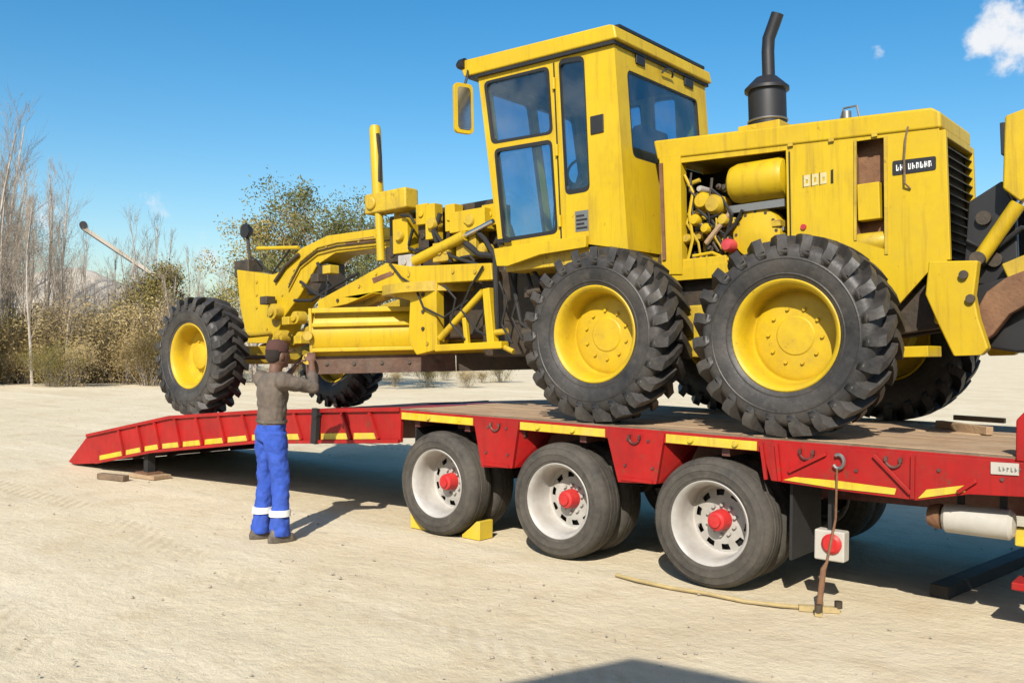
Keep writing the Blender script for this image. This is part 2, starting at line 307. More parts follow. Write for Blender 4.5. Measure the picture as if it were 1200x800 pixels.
def obj(name, mb, m, parent=None, locn=None, rot=None, smooth=35, bevel=0., recalc=True):
    me = mb.mesh(name, smooth) if isinstance(mb, MB) else mb
    if isinstance(mb, MB):
        if recalc:
            import bmesh
            bm = bmesh.new(); bm.from_mesh(me); bmesh.ops.recalc_face_normals(bm, faces=bm.faces); bm.to_mesh(me); bm.free()
        me.materials.append(MATS[m])
    o = bpy.data.objects.new(name, me); COL.objects.link(o)
    if parent: o.parent = parent
    if locn is not None: o.location = locn
    if rot is not None: o.rotation_euler = rot
    if bevel:
        bv = o.modifiers.new('bevel', 'BEVEL'); bv.width = bevel; bv.segments = 2; bv.limit_method = 'ANGLE'; bv.angle_limit = R_(40); bv.harden_normals = True
    return o
def tag(o, label, cat, group=None, kind=None):
    o['label'] = label; o['category'] = cat
    if group: o['group'] = group
    if kind: o['kind'] = kind
    return o
def thing(name, label, cat, locn=(0, 0, 0), rot=(0, 0, 0), group=None):
    o = bpy.data.objects.new(name, None); COL.objects.link(o); o.location = locn; o.rotation_euler = rot; o.empty_display_size = .2
    return tag(o, label, cat, group)
def copy_tree(o, parent=None):
    c = o.copy(); COL.objects.link(c); c.parent = parent
    for ch in list(o.children): copy_tree(ch, c)
    return c
def rnd_poly(poly, r, n=4):                             # rounded corners
    out = []; k = len(poly)
    for i in range(k):
        p0, p, p1 = (Vector(poly[(i+d) % k]) for d in (-1, 0, 1)); a = (p0-p); b = (p1-p)
        rr = min(r, a.length*.45, b.length*.45); a = a.normalized()*rr; b = b.normalized()*rr
        for j in range(n+1):
            q = j/n; out.append(tuple((p+a)*(1-q)**2+p*2*q*(1-q)+(p+b)*q*q))
    return out
def shrink(poly, d):
    c = sum((Vector(p) for p in poly), Vector((0, 0)))/len(poly); return [tuple(c+(Vector(p)-c)*(1-d/max(.01, (Vector(p)-c).length))) for p in poly]

# ================================================================== THE SETTING
NX = 150
xs = [-420+0*i for i in range(0)]
def axis_pts(c, near, step, far):
    a = [c-near+step*i for i in range(int(2*near/step)+1)]; x = step; l = [a[0]]; r = [a[-1]]
    while r[-1] < c+far:
        x *= 1.35; r.append(r[-1]+x); l.append(l[-1]-x)
    return l[:0:-1]+a+r[1:]
gx = axis_pts(0, 14, .25, 900); gy = axis_pts(0, 12, .25, 900)
g = MB(); vs = []
for y in gy:
    for x in gx:
        amp = .022*max(0, 1-max(0, math.hypot(x, y)-10)/30)
        z = amp*(noise.noise(Vector((x*.6, y*.6, 0)))+.6*noise.noise(Vector((x*1.7, y*1.7, 4))))
        if -7.6 < x < 8 and -.7 < y < 3.2: z = min(z, 0)*.3
        vs.append((x, y, z-.004))
nxp = len(gx)
g.add(vs, [(j*nxp+i, j*nxp+i+1, (j+1)*nxp+i+1, (j+1)*nxp+i) for j in range(len(gy)-1) for i in range(nxp-1)])
o = obj('ground', g, 'sand', smooth=180, recalc=False); o['kind'] = 'structure'
# loose pebbles and clods on the yard
pb = MB(); rp_ = random.Random(11)
for i in range(1900):
    dist = 3.2+rp_.random()**1.6*26; a = rp_.uniform(-.62, .62)
    x = CAM.x+dist*(Fw.x*math.cos(a)+Rt.x*math.sin(a)); y = CAM.y+dist*(Fw.y*math.cos(a)+Rt.y*math.sin(a))
    if -7.2 < x < 8 and -.1 < y < 2.8: continue
    r = .005+.015*rp_.random()**3.5
    pts = [Vector((rp_.uniform(.7, 1.2)*dx, rp_.uniform(.7, 1.2)*dy, rp_.uniform(.45, .8)*dz)) for dx, dy, dz in ((1, 0, 0), (-1, 0, 0), (0, 1, 0), (0, -1, 0), (0, 0, 1), (0, 0, -1))]
    pb.add([p*r+Vector((x, y, r*.25)) for p in pts], [(0, 2, 4), (2, 1, 4), (1, 3, 4), (3, 0, 4), (2, 0, 5), (1, 2, 5), (3, 1, 5), (0, 3, 5)])
o = obj('pebbles', pb, 'stone', smooth=0); tag(o, 'small loose pebbles scattered over the sandy yard', 'pebbles', kind='stuff')

# ---- vegetation at the edge of the yard
def rv(rg): return Vector((rg.gauss(0, 1), rg.gauss(0, 1), rg.gauss(0, 1))).normalized()
def branch(mb_t, mb_c, p, d, ln, r, depth, rg, upb, tips, spread=.55, kids=(3, 5)):
    n = 4; pts = [p]; rr = [r]
    for i in range(n):
        d = (d+rv(rg)*.13+Vector((0, 0, upb))).normalized(); p = p+d*ln/n; pts.append(p); rr.append(r*(1-.72*(i+1)/n))
    (mb_t if depth == 0 else mb_c).tube(pts, rr, 6 if depth == 0 else 3, cap=False)
    if depth >= 3: tips.append(p); return
    for k in range(rg.randint(*kids) if depth else 0):
        q = rg.uniform(.3, 1); j = min(int(q*n), n-1); pp = pts[j].lerp(pts[j+1], q*n-j)
        dd = (d+rv(rg)*spread).normalized(); branch(mb_t, mb_c, pp, dd, ln*rg.uniform(.4, .62), max(rr[j]*.5, .006), depth+1, rg, upb, tips, spread, kids)
    tips.append(p)
    return pts, rr, d
def leaves(mb, pts, n, spread, size, rg):
    for i in range(n):
        c = rg.choice(pts)+Vector((rg.gauss(0, 1), rg.gauss(0, 1), rg.gauss(0, .8)))*spread
        if c.z < .05: c.z = rg.uniform(.05, .3)
        a = rv(rg); b = a.orthogonal().normalized(); s_ = size*rg.uniform(.5, 1.4)
        mb.add([c-a*s_, c+b*s_*.34, c+a*s_, c-b*s_*.34], [(0, 1, 2, 3)])
def bare_tree(seed, h, slim=.5, nb=22):
    rg = random.Random(seed); tm, cm = MB(), MB(); tips = []
    pts, rr, d = branch(tm, cm, Vector((0, 0, -.1)), Vector((rg.uniform(-.05, .05), rg.uniform(-.05, .05), 1)).normalized(), h, (.02+.008*h), 0, rg, .03, tips)
    for k in range(nb):
        q = .18+.8*(k+rg.random())/nb; j = min(int(q*4), 3); pp = pts[j].lerp(pts[j+1], q*4-j)
        a = rg.uniform(0, 6.28); dd = Vector((math.cos(a)*slim, math.sin(a)*slim, 1)).normalized()
        branch(tm, cm, pp, dd, h*(.34-.2*q)*rg.uniform(.7, 1.2), .03*(1.15-q), 1, rg, .05, tips, .5, (3, 5))
    lt = [p for p in tips if p.z < h*.78]; leaves(cm, lt, 1700, .16, .032, rg)
    return tm.mesh('trunk', 60), cm.mesh('crown', 0), tips
bares = []
for i, (h, sl, nb) in enumerate([(9.5, .30, 24), (8, .34, 20), (7, .40, 20), (8.8, .26, 18), (6, .45, 18), (10.5, .32, 24)]):
    tm, cm, _ = bare_tree(40+i, h, sl, nb); tm.materials.append(MATS['bark_pale' if i % 2 else 'bark']); cm.materials.append(MATS['twig']); bares.append((tm, cm))
rt = random.Random(5)
BARE = 'tall slender %s nearly bare tree rising above the scrub at the yard edge'
def plant(name, pair, P, rz, sc, label, cat, group):
    r = thing(name, label, cat, (P.x, P.y, 0), (0, 0, rz), group); r.scale = sc
    obj('trunk' if cat == 'tree' else 'stem', pair[0], None, r); obj('crown', pair[1], None, r)
    return r
for i in range(84):
    u = -110+i*4.6+rt.uniform(-5, 5); dist = rt.uniform(37, 60)
    if u > 60 and rt.random() < .35: continue
    d = ray(u, 430); d.z = 0; d.normalize(); P = CAM+d*dist
    s_ = (.84 if u < 55 else .70)*rt.uniform(.72, 1.15)*dist/42
    k = rt.choice([0, 1, 3, 5] if u < 60 else [1, 2, 3, 4]); plant('bare_tree', bares[k], P, rt.uniform(0, 6), (s_*.9, s_*.9, s_), BARE % ('pale-barked' if k % 2 else 'dark grey'), 'tree', ('pale-barked' if k % 2 else 'dark grey')+' nearly bare trees at the yard edge')
def bush(seed, h, wd, m, nl, size):
    rg = random.Random(seed); st, cr = MB(), MB(); tips = []
    for k in range(16):
        a = rg.uniform(0, 6.28); q = rg.random()
        branch(st, st, Vector((math.cos(a)*.2*wd*q, math.sin(a)*.2*wd*q, -.05)), Vector((math.cos(a)*.55*q, math.sin(a)*.55*q, 1)).normalized(), h*rg.uniform(.45, .8), .028, 1, rg, .02, tips, .5, (3, 4))
    low = [Vector((rg.uniform(-.5, .5)*wd, rg.uniform(-.5, .5)*wd, rg.uniform(.05, .7)*h*.6)) for _ in range(40)]
    leaves(cr, tips+low, nl, .20*wd**.5, size, rg)
    a_, b_ = st.mesh('stem', 0), cr.mesh('crown', 0); a_.materials.append(MATS['bark'])
    b_.materials.append(MATS[m]); return a_, b_
bushes = [(bush(60, 2.8, 1.7, 'leaf_dry', 6500, .05), 'dry straw-brown scrub bush', 'dry'), (bush(61, 3.0, 1.9, 'leaf_olive', 7000, .05), 'olive green scrub bush', 'olive'),
          (bush(62, 2.2, 1.5, 'leaf_dry', 5500, .046), 'dry straw-brown scrub bush', 'dry'), (bush(63, 2.5, 1.6, 'leaf_olive', 6000, .048), 'olive green scrub bush', 'olive')]
for i in range(76):
    u = -90+i*5.2+rt.uniform(-4, 4) if i < 58 else 215+(i-58)*22+rt.uniform(-6, 6)
    dist = rt.uniform(36.5, 43) if i % 2 else rt.uniform(40, 50)
    d = ray(u, 430); d.z = 0; d.normalize(); P = CAM+d*dist; b_ = bushes[rt.choice([0, 0, 1, 2, 3, 1])]
    s_ = rt.choice([.42, .55, .7, .85, 1.02])*rt.uniform(.9, 1.1)*dist/40*(1.0 if i < 58 else .6)
    plant('scrub_bush', b_[0], P, rt.uniform(0, 6), (s_*1.15, s_*1.15, s_), b_[1]+' in the thicket at the yard edge', 'bush', b_[2]+' scrub bushes at the yard edge')
# leafy trees seen over the front frame of the grader
def leafy(seed, h, wd, m, nl, label, P):
    rg = random.Random(seed); tm, cm, lm = MB(), MB(), MB(); tips = []
    pts, rr, d = branch(tm, cm, Vector((0, 0, -.1)), Vector((0, 0, 1)), h*.8, .16, 0, rg, .02, tips)
    for k in range(20):
        q = .25+.75*(k+rg.random())/20; j = min(int(q*4), 3); pp = pts[j].lerp(pts[j+1], q*4-j); a = rg.uniform(0, 6.28)
        branch(tm, cm, pp, Vector((math.cos(a), math.sin(a), .75)).normalized(), wd*rg.uniform(.45, .8)*(1.15-.6*q), .05, 1, rg, .05, tips, .6, (3, 5))
    tips = [p for p in tips if p.z > h*.18]
    leaves(lm, tips, nl*4, .21, .060, rg)
    r = thing('leafy_tree', label, 'tree', (P.x, P.y, 0)); obj('trunk', tm, 'bark', r, recalc=False); o = obj('crown', lm, m, r, smooth=0, recalc=False); obj('branches', cm, 'twig', r, smooth=0, recalc=False)
for seed, u, dist, h, wd, m, nl, lb in [(81, 402, 33, 6.9, 4.8, 'leaf_green', 3600, 'sparse grey-green tree showing behind the upright yellow cylinder'), (82, 338, 36, 5.8, 4.6, 'leaf_olive', 3600, 'low olive tree showing over the grader front frame'),
                                        (83, 300, 40, 5.6, 2.8, 'leaf_green', 2600, 'small dark tree behind the grader front lamp'), (84, 182, 44, 5.4, 2.6, 'leaf_olive', 2200, 'bushy olive tree beside the pale heap')]:
    d = ray(u, 430); d.z = 0; d.normalize(); leafy(seed, h, wd, m, nl, lb, CAM+d*dist)
# pale stockpile behind the scrub
hp = MB(); rg = random.Random(4); vs = []; n1, n2 = 48, 40
A = onZ(40, 440); d = ray(100, 430); d.z = 0; d.normalize(); HC = CAM+d*62; side = Vector((d.y, -d.x, 0))
for j in range(n2+1):
    for i in range(n1+1):
        s_, q = -1+2*i/n1, -1+2*j/n2; rr = math.sqrt((s_*(.55 if s_ < 0 else 1.0))**2+q*q)
        z = 6.6*max(0, 1-math.sqrt(rr*rr+.012)*1.0)**1.0+(.35*noise.noise(Vector((s_*4, q*4, 1)))+.10*noise.noise(Vector((s_*14, q*14, 3))))*max(0, 1-rr)*1.6-.05
        P = HC+side*(s_*10.5)+d*(q*9); vs.append((P.x, P.y, z))
hp.add(vs, [(j*(n1+1)+i, j*(n1+1)+i+1, (j+1)*(n1+1)+i+1, (j+1)*(n1+1)+i) for j in range(n2) for i in range(n1)])
tag(obj('gravel_heap', hp, 'heap', smooth=60), 'pale conical gravel stockpile showing through the bare trees', 'heap')
# small inclined conveyor over the stockpile
d = ray(150, 430); d.z = 0; d.normalize(); P = CAM+d*47; sd2 = Vector((d.y, -d.x, 0))
def cv(u, v): k_ = 47/F_PX; return sd2*((u-150)*k_)+Vector((0, 0, 1.73+(402+(600-u)*.0149-v)*k_))
r = thing('stacker_conveyor', 'pale inclined conveyor boom with a black head drum, over the stockpile behind the scrub', 'conveyor', (P.x, P.y, 0))
A_, B_ = cv(104, 293), cv(204, 358); perp = d*.35
for q in (-1, 1):
    mb = MB(); mb.bar(A_+perp*q, B_+perp*q, .07, .16); obj('boom_rail', mb, 'heap', r)
mb = MB(); mb.bar(A_, B_, .55, .03); obj('belt', mb, 'heap', r)
mb = MB(); mb.cyl(A_-d*.42+Vector((0, 0, .12)), A_+d*.42+Vector((0, 0, .12)), .17, 16); obj('head_drum', mb, 'black', r)
for q in (-1, 1):
    for k_ in (.42, .62):
        m_ = A_.lerp(B_, .5)+perp*q; e_ = A_.lerp(B_, k_)+perp*q*1.6; mb = MB(); mb.tube([m_, (e_.x, e_.y, -.05)], .05, 8); obj('leg', mb, 'bark_pale', r)
mb = MB(); b2 = B_+Vector((0, 0, 0)); mb.tube([B_, (B_.x, B_.y, -.05)], .08, 8); obj('tail_post', mb, 'bark_pale', r)
# unseen shed added behind the camera, shaped to cast the corner shadow
HS = 5.0; k = HS/math.tan(R_(SUN_EL)); pk = onZ(742, 769); C0 = Vector((pk.x+SUN_H.x*k, pk.y+SUN_H.y*k))
eA = Vector((.69, .09)).normalized(); eB = Vector((-.28, -.78)).normalized()
r = thing('shadow_caster_shed', 'unseen grey sheet metal shed added to cast the corner shadow on the yard', 'shed', (C0.x, C0.y, 0))
ft = [Vector((0, 0)), eA*9, eA*9+eB*7, eB*7]
for i in range(4):
    a, b_ = ft[i], ft[(i+1) % 4]; dd = (b_-a).normalized(); nr = Vector((dd.y, -dd.x)); ln = (b_-a).length; mb = MB(); nseg = int(ln/.1); pr = []
    for q in range(nseg+1):
        pr.append(a+dd*(ln*q/nseg)-nr*(.02 if q % 2 else .045))
    mb.add([(p.x, p.y, z) for z in (-.1, HS-.12) for p in pr], [(q, q+1, q+nseg+2, q+nseg+1) for q in range(nseg)])
    obj('wall', mb, 'shed_sheet', r, smooth=0)
mb = MB(); mb.panel([tuple(p) for p in ft], (), (0, 0, 0), (1, 0, 0), (0, 1, 0), (0, 0, 1), HS-.1, HS); obj('roof', mb, 'shed_sheet', r)
mb = MB(); a = eA*3; b_ = eA*6; mb.bar((a.x, a.y+.03, 2), (b_.x, b_.y+.03, 2), .06, 4.0); obj('door', mb, 'red_dark', r)
# ================================================================== LOWBED TRAILER
TR = thing('lowbed_trailer', 'red three-axle lowbed trailer with sloping ramp tail, carrying the yellow grader', 'trailer')
DZ, YN, YF = 1.118, 0.0, 2.56                          # deck height, near and far side
AX = [0.0, 1.3497, 2.6994]; RT = .468
XE = 7.6; XR = -.47                                     # front end of deck, start of the sloping tail
mb = MB(); mb.box((XR, YN, DZ-.105), (4.66, YN+.05, DZ-.012)); obj('side_rail', mb, 'red', TR, bevel=.006)
mb = MB(); mb.box((XR, YF-.05, DZ-.105), (4.66, YF, DZ-.012)); obj('side_rail', mb, 'red', TR, bevel=.006)
pw = (YF-YN-.14)/9
for i in range(9):
    xx = [XR+.02, .9+.35*((i*7) % 3), 2.9+.3*((i*5) % 3), 4.64]
    for a, b_ in zip(xx[:-1], xx[1:]):
        mb = MB(); y = YN+.07+i*pw; dz = random.uniform(-.006, .003); mb.box((a+.004, y+.006, DZ-.05), (b_-.004, y+pw-.006, DZ+dz)); obj('deck_plank', mb, 'timber', TR, bevel=.006)
mb = MB(); mb.box((XR, YN+.002, DZ-.018), (4.66, YN+.068, DZ-.004)); obj('deck_edge', mb, 'timber_dark', TR)
for y in (.78, 1.78):
    mb = MB(); mb.prism([(-.9, .98), (XE, 1.01), (XE, .72), (2.9, .62), (-.3, .66), (-.9, .74)], y-.012, y+.012); mb.box((-.5, y-.09, .60), (3.2, y+.09, .625)); obj('chassis_beam', mb, 'red_dark', TR)
for x in np.arange(-.3, 4.6, .62):
    mb = MB(); mb.box((x-.03, YN+.052, .955), (x+.03, YF-.052, 1.06)); obj('cross_member', mb, 'red_dark', TR)
# side panels between the wheels
def plate(poly, name='side_panel', m='red', y0=-.012, y1=.02, bevel=.004):
    mb = MB(); mb.prism(poly, y0, y1); return obj(name, mb, m, TR, bevel=bevel)
for tl, tr_, br, bl in [((.44, DZ-.03), (.95, DZ-.03), (.885, .69), (.545, .67)), ((1.81, DZ-.03), (2.335, DZ-.03), (2.27, .705), (1.935, .685))]:
    plate([bl, br, tr_, tl])
    mb = MB(); mb.add([(br[0]+.002, .018, br[1]), (tr_[0]+.002, .018, tr_[1]), (tr_[0]+.14, .32, tr_[1]-.05), (br[0]+.07, .24, br[1]+.02), (br[0]+.002, .036, br[1]), (tr_[0]-.012, .036, tr_[1]), (tr_[0]+.12, .335, tr_[1]-.05), (br[0]+.055, .255, br[1]+.02)],
                      [(0, 1, 2, 3), (7, 6, 5, 4), (0, 4, 5, 1), (1, 5, 6, 2), (2, 6, 7, 3), (3, 7, 4, 0)]); obj('gusset', mb, 'red', TR)
    mb = MB(); mb.box((bl[0]+.03, -.022, bl[1]+.02), (br[0]-.03, -.013, bl[1]+.045)); obj('panel_lip', mb, 'red', TR)
for a, b_ in [(XR+.02, .435), (.96, 1.805), (2.345, 3.06)]:
    mb = MB(); mb.box((a, -.006, DZ-.098), (b_, -.001, DZ-.035)); obj('reflective_strip', mb, 'tape', TR)
for pl_ in ([(.545, .67), (.885, .69), (.95, DZ-.03), (.44, DZ-.03)], [(1.935, .685), (2.27, .705), (2.335, DZ-.03), (1.81, DZ-.03)], [(3.17, .825), (4.12, .80), (4.98, .905), (4.98, DZ-.03), (3.08, DZ-.03)]):
    plate(pl_, y0=YF-.02, y1=YF+.012)
mb = MB(); mb.box((-.45, .80, .665), (4.6, 1.76, .68)); obj('belly_light_blocker', mb, 'black_matte', TR)  # unseen dark sheet added to keep light out under the deck
for x0, x1 in ((-1.55, -.75), (3.45, 4.35)):
    mb = MB(); mb.box((x0, 1.85, .50 if x0 > 0 else .42), (x1, 2.45, .93 if x0 > 0 else .72)); obj('light_blocker_box', mb, 'black_matte', TR, bevel=.01)  # black boxes added to block light beneath the trailer
# deep panel ahead of the wheels
pan = [(3.17, .825), (3.62, .808), (4.12, .80), (4.42, .872), (4.98, .905), (4.98, DZ-.03), (3.08, DZ-.03)]
plate(pan)
mb = MB(); mb.prism([(3.26, .84), (3.62, .822), (3.99, .822), (4.0, .862), (3.62, .872), (3.34, .868)], -.019, -.0135); obj('reflective_strip', mb, 'tape', TR)
mb = MB(); mb.prism([(4.13, .815), (4.40, .885), (4.40, .925), (4.18, .875)], -.019, -.0135); obj('reflective_strip', mb, 'tape', TR)
for a, b_ in [((3.14, .83), (3.10, 1.08)), ((3.24, .83), (3.21, 1.08)), ((4.10, .81), (4.10, 1.08)), ((3.30, .90), (3.55, 1.04)), ((3.86, 1.06), (4.09, .84)), ((4.36, .88), (4.46, .96))]:
    mb = MB(); mb.bar((a[0], -.024, a[1]), (b_[0], -.024, b_[1]), .024, .024, up=(0, 1, 0)); obj('rib', mb, 'red', TR, bevel=.003)
p = [T(1161, 541, -.02), T(1194, 543, -.02), T(1194, 557, -.02), T(1161, 555, -.02)]
mb = MB(); mb.prism(p, -.021, -.0135); pl = obj('number_plate', mb, 'white_box', TR)
mb = MB()
for i in range(6):
    x = p[0][0]+.045+i*.021; zz = (p[0][1]+p[3][1])/2; mb.box((x, -.0245, zz-.012), (x+.004, -.0215, zz+.012)); mb.box((x+.005, -.0245, zz-.012+(i % 3)*.008), (x+.011, -.0215, zz-.007+(i % 3)*.008))
obj('plate_marks', mb, 'steel', pl)
for x in (-.1, 1.15, 1.5, 2.55, 2.9):
    mb = MB(); mb.lathe([(.001, -.02), (.018, -.018), (.024, -.006), (.024, .0)], 12, (x, -.008, DZ-.066)); obj('marker_lamp', mb, 'tape', TR)
for x in (.70, 2.08, 3.42, 3.98):
    mb = MB(); mb.tube([(x+.045*math.cos(a), -.024, DZ-.085+.04*math.sin(a)) for a in np.linspace(math.pi, 2*math.pi, 9)], .009, 6); mb.box((x-.055, -.034, DZ-.09), (x-.035, -.0125, DZ-.06)); mb.box((x+.035, -.034, DZ-.09), (x+.055, -.0125, DZ-.06)); obj('tie_ring', mb, 'red_dark', TR)
for x, z in ((.60, .80), (.84, .80), (2.0, .82), (2.24, .82), (.62, 1.02), (.82, 1.02), (2.02, 1.02), (2.2, 1.02), (3.35, .93), (3.75, .95), (4.25, 1.0), (4.6, .98)):
    mb = MB(); mb.cyl((x, -.022, z), (x, -.011, z), .012, 8); obj('panel_bolt', mb, 'red_dark', TR)
# gooseneck
mb = MB(); mb.prism([(4.66, DZ-.03), (4.66, 1.33), (4.72, 1.40), (5.6, 1.42), (XE+2, 1.55), (XE+2, 1.15), (5.2, .95), (4.985, .905), (4.985, DZ-.03)], .02, .12); obj('gooseneck_side', mb, 'red', TR, bevel=.01)
mb = MB(); mb.prism([(4.66, DZ-.03), (4.66, 1.33), (4.72, 1.40), (5.6, 1.42), (XE+2, 1.55), (XE+2, 1.15), (5.2, .95), (4.985, .905), (4.985, DZ-.03)], 2.44, 2.54); obj('gooseneck_side', mb, 'red', TR, bevel=.01)
mb = MB(); mb.box((4.8, .13, 1.30), (XE+2, 2.43, 1.36)); obj('gooseneck_deck', mb, 'red_dark', TR)
# sloping tail
top = [(XR, DZ-.008), (-2.7, .958), (-4.4, .795), (-6.42, .43), (-6.95, .035)]
bot = [(-6.80, .012), (-6.15, .085), (-4.77, .345), (-2.7, .62), (XR, .80)]
def topz(x):
    for a, b_ in zip(top[:-1], top[1:]):
        if b_[0] <= x <= a[0]: return a[1]+(b_[1]-a[1])*(a[0]-x)/(a[0]-b_[0])
def botz(x):
    for a, b_ in zip(bot[:-1], bot[1:]):
        if a[0] <= x <= b_[0]: return a[1]+(b_[1]-a[1])*(x-a[0])/(b_[0]-a[0])
for y in (YN, YF-.04):
    mb = MB(); mb.prism(top+bot, y, y+.04); obj('tail_side', mb, 'red', TR, bevel=.006)
fl = MB(); tt = [(x, z-.035) for x, z in top]
for i in range(len(tt)-1):
    (x0, z0), (x1, z1) = tt[i], tt[i+1]; mb = MB(); mb.prism([(x0-.004, z0-.03), (x0-.004, z0), (x1+.004, z1), (x1+.004, max(z1-.03, .004))], YN+.045, YF-.045); obj('tail_plate', mb, 'red_dark' if i else 'timber', TR)
x = -.7
while x > -6.8:                                         # cleats across the tail
    z = topz(x); mb = MB(); mb.box((x-.025, YN+.05, z-.034), (x+.025, YF-.05, z-.005)); obj('cleat', mb, 'red', TR); x -= .235
mb = MB(); mb.prism([(x_, z+.02) for x_, z in top[:4]]+[(x_, z-.02) for x_, z in top[3::-1]], -.03, -.002); obj('tail_flange', mb, 'red', TR, bevel=.004)
mb = MB(); mb.prism([(x_, z+.03) for x_, z in bot[1:]]+[(x_, z-.005) for x_, z in bot[:0:-1]], -.034, -.002); obj('tail_flange', mb, 'red', TR, bevel=.004)
x = -.8
for x in [-.75, -1.15, -1.9, -2.35, -2.8, -3.25, -3.7, -4.15, -4.6, -5.0, -5.45]:
    if topz(x-.12) is None: continue
    mb = MB(); mb.bar((x, -.018, botz(x)+.035), (x-.13, -.018, topz(x-.13)-.025), .03, .026, up=(0, 1, 0)); obj('rib', mb, 'red', TR)
for x0, x1 in [(-.80, -1.11), (-1.19, -1.6), (-1.95, -2.31), (-2.39, -2.76), (-2.84, -3.21), (-3.29, -3.66), (-3.74, -4.11), (-4.19, -4.56), (-4.64, -4.96), (-5.04, -5.41), (-5.49, -6.08)]:
    mb = MB(); mb.prism([(x0, botz(x0)+.035), (x1, botz(x1)+.035), (x1, botz(x1)+.095), (x0, botz(x0)+.095)], -.0075, -.0025); obj('reflective_strip', mb, 'tape', TR)
xh = -1.72
mb = MB(); mb.bar((xh+.06, -.04, botz(xh)+.0), (xh+.08, -.04, topz(xh)+.03), .08, .05, up=(0, 1, 0)); mb.cyl((xh+.08, -.07, topz(xh)-.03), (xh+.08, 2.6, topz(xh)-.03), .045, 12); obj('hinge', mb, 'black_matte', TR)
for y in (.52, 1.02, 1.54, 2.04):
    mb = MB(); mb.prism([(x_, z-.07) for x_, z in top[:4]]+[(x_, z+.01) for x_, z in bot[1:]], y-.02, y+.02); obj('tail_girder', mb, 'red_dark', TR)  # inner girders, added partly to darken the space under the tail
# axles, suspension, wheels
tw_t = MB(); tw_t.lathe([(.300, -.118), (.315, -.128), (.326, -.131), (.329, -.136), (.334, -.134), (.36, -.140), (.376, -.1405), (.379, -.145), (.385, -.1395), (.41, -.136), (.424, -.131), (.427, -.134), (.432, -.127), (.445, -.118), (.460, -.095), (.466, -.07), (.466, -.052), (.458, -.05), (.458, -.042), (.468, -.04), (.468, -.004), (.459, -.003), (.459, .003), (.468, .004), (.468, .04), (.458, .042), (.458, .05), (.466, .052), (.466, .07), (.460, .095), (.445, .118), (.41, .136), (.36, .140), (.315, .128), (.300, .118)], 72)
tw_t = tw_t.mesh('tyre', 40); tw_t.materials.append(MATS['rubber_dusty'])
rim = MB(); rim.lathe([(.302, .112), (.285, .112), (.278, .0), (.282, -.085), (.300, -.106), (.308, -.124), (.302, -.130), (.292, -.124), (.272, -.092), (.262, -.03), (.258, .09), (.250, .108), (.238, .112)], 64)
n = 40; rings = [(.238, .112), (.222, .109), (.178, .093), (.150, .087), (.02, .087)]
vs = [(r * math.cos(2*math.pi*i/n), yy, r*math.sin(2*math.pi*i/n)) for i in range(n) for r, yy in rings]; fs = []
for i in range(n):
    for kk in range(4):
        if kk == 1 and i % 4 in (0, 1): continue
        j = (i+1) % n; fs.append((i*5+kk, i*5+kk+1, j*5+kk+1, j*5+kk))
rim.add(vs, fs)
for i in range(10):
    a = 2*math.pi*i/10; rim.cyl((.112*math.cos(a), .088, .112*math.sin(a)), (.112*math.cos(a), .060, .112*math.sin(a)), .014, 6)
rim = rim.mesh('rim', 40); rim.materials.append(MATS['white_paint'])
hubm = MB(); hubm.lathe([(.080, .087), (.080, .074), (.078, .068), (.073, .0), (.066, -.014), (.046, -.022), (.042, -.038), (.0005, -.040)], 28)
hubm = hubm.mesh('hub', 35); hubm.materials.append(MATS['red_hub'])
drum = MB(); drum.lathe([(.001, .13), (.20, .13), (.215, .14), (.215, .33), (.001, .33)], 32); drum = drum.mesh('brake_drum', 35); drum.materials.append(MATS['black_matte'])
for ax in AX:
    mb = MB(); mb.cyl((ax, .15, RT), (ax, YF-.15, RT), .065, 14); obj('axle', mb, 'black_matte', TR)
    for y0, sgn in ((.125, 1), (YF-.125, -1)):
        w0 = obj('wheel', rim, None, TR, (ax, y0, RT), (0, 0, 0 if sgn > 0 else math.pi)); w0.rotation_euler.y = random.uniform(0, 6)
        obj('tyre', tw_t, None, w0); obj('hub', hubm, None, w0); obj('brake_drum', drum, None, w0)
        w1 = obj('wheel', rim, None, TR, (ax, y0+sgn*.315, RT), (0, 0, math.pi if sgn > 0 else 0)); obj('tyre', tw_t, None, w1)
    for y in (.78, 1.78):
        mb = MB(); mb.prism([(ax-.5, .66), (ax-.36, .50), (ax-.1, .44), (ax+.1, .44), (ax+.36, .50), (ax+.5, .66), (ax+.36, .55), (ax+.1, .50), (ax-.1, .50), (ax-.36, .55)], y-.045, y+.045); mb.cyl((ax, y-.05, RT), (ax, y+.05, RT), .1, 14); mb.prism([(ax-.72, .66), (ax-.62, .48), (ax-.56, .48), (ax-.48, .66)], y-.05, y+.05); obj('spring', mb, 'grease_and_shade', TR)
mb = MB(); mb.box((-.33, .055, .62), (-.315, .62, .95)); obj('mudguard_bracket', mb, 'black_matte', TR)
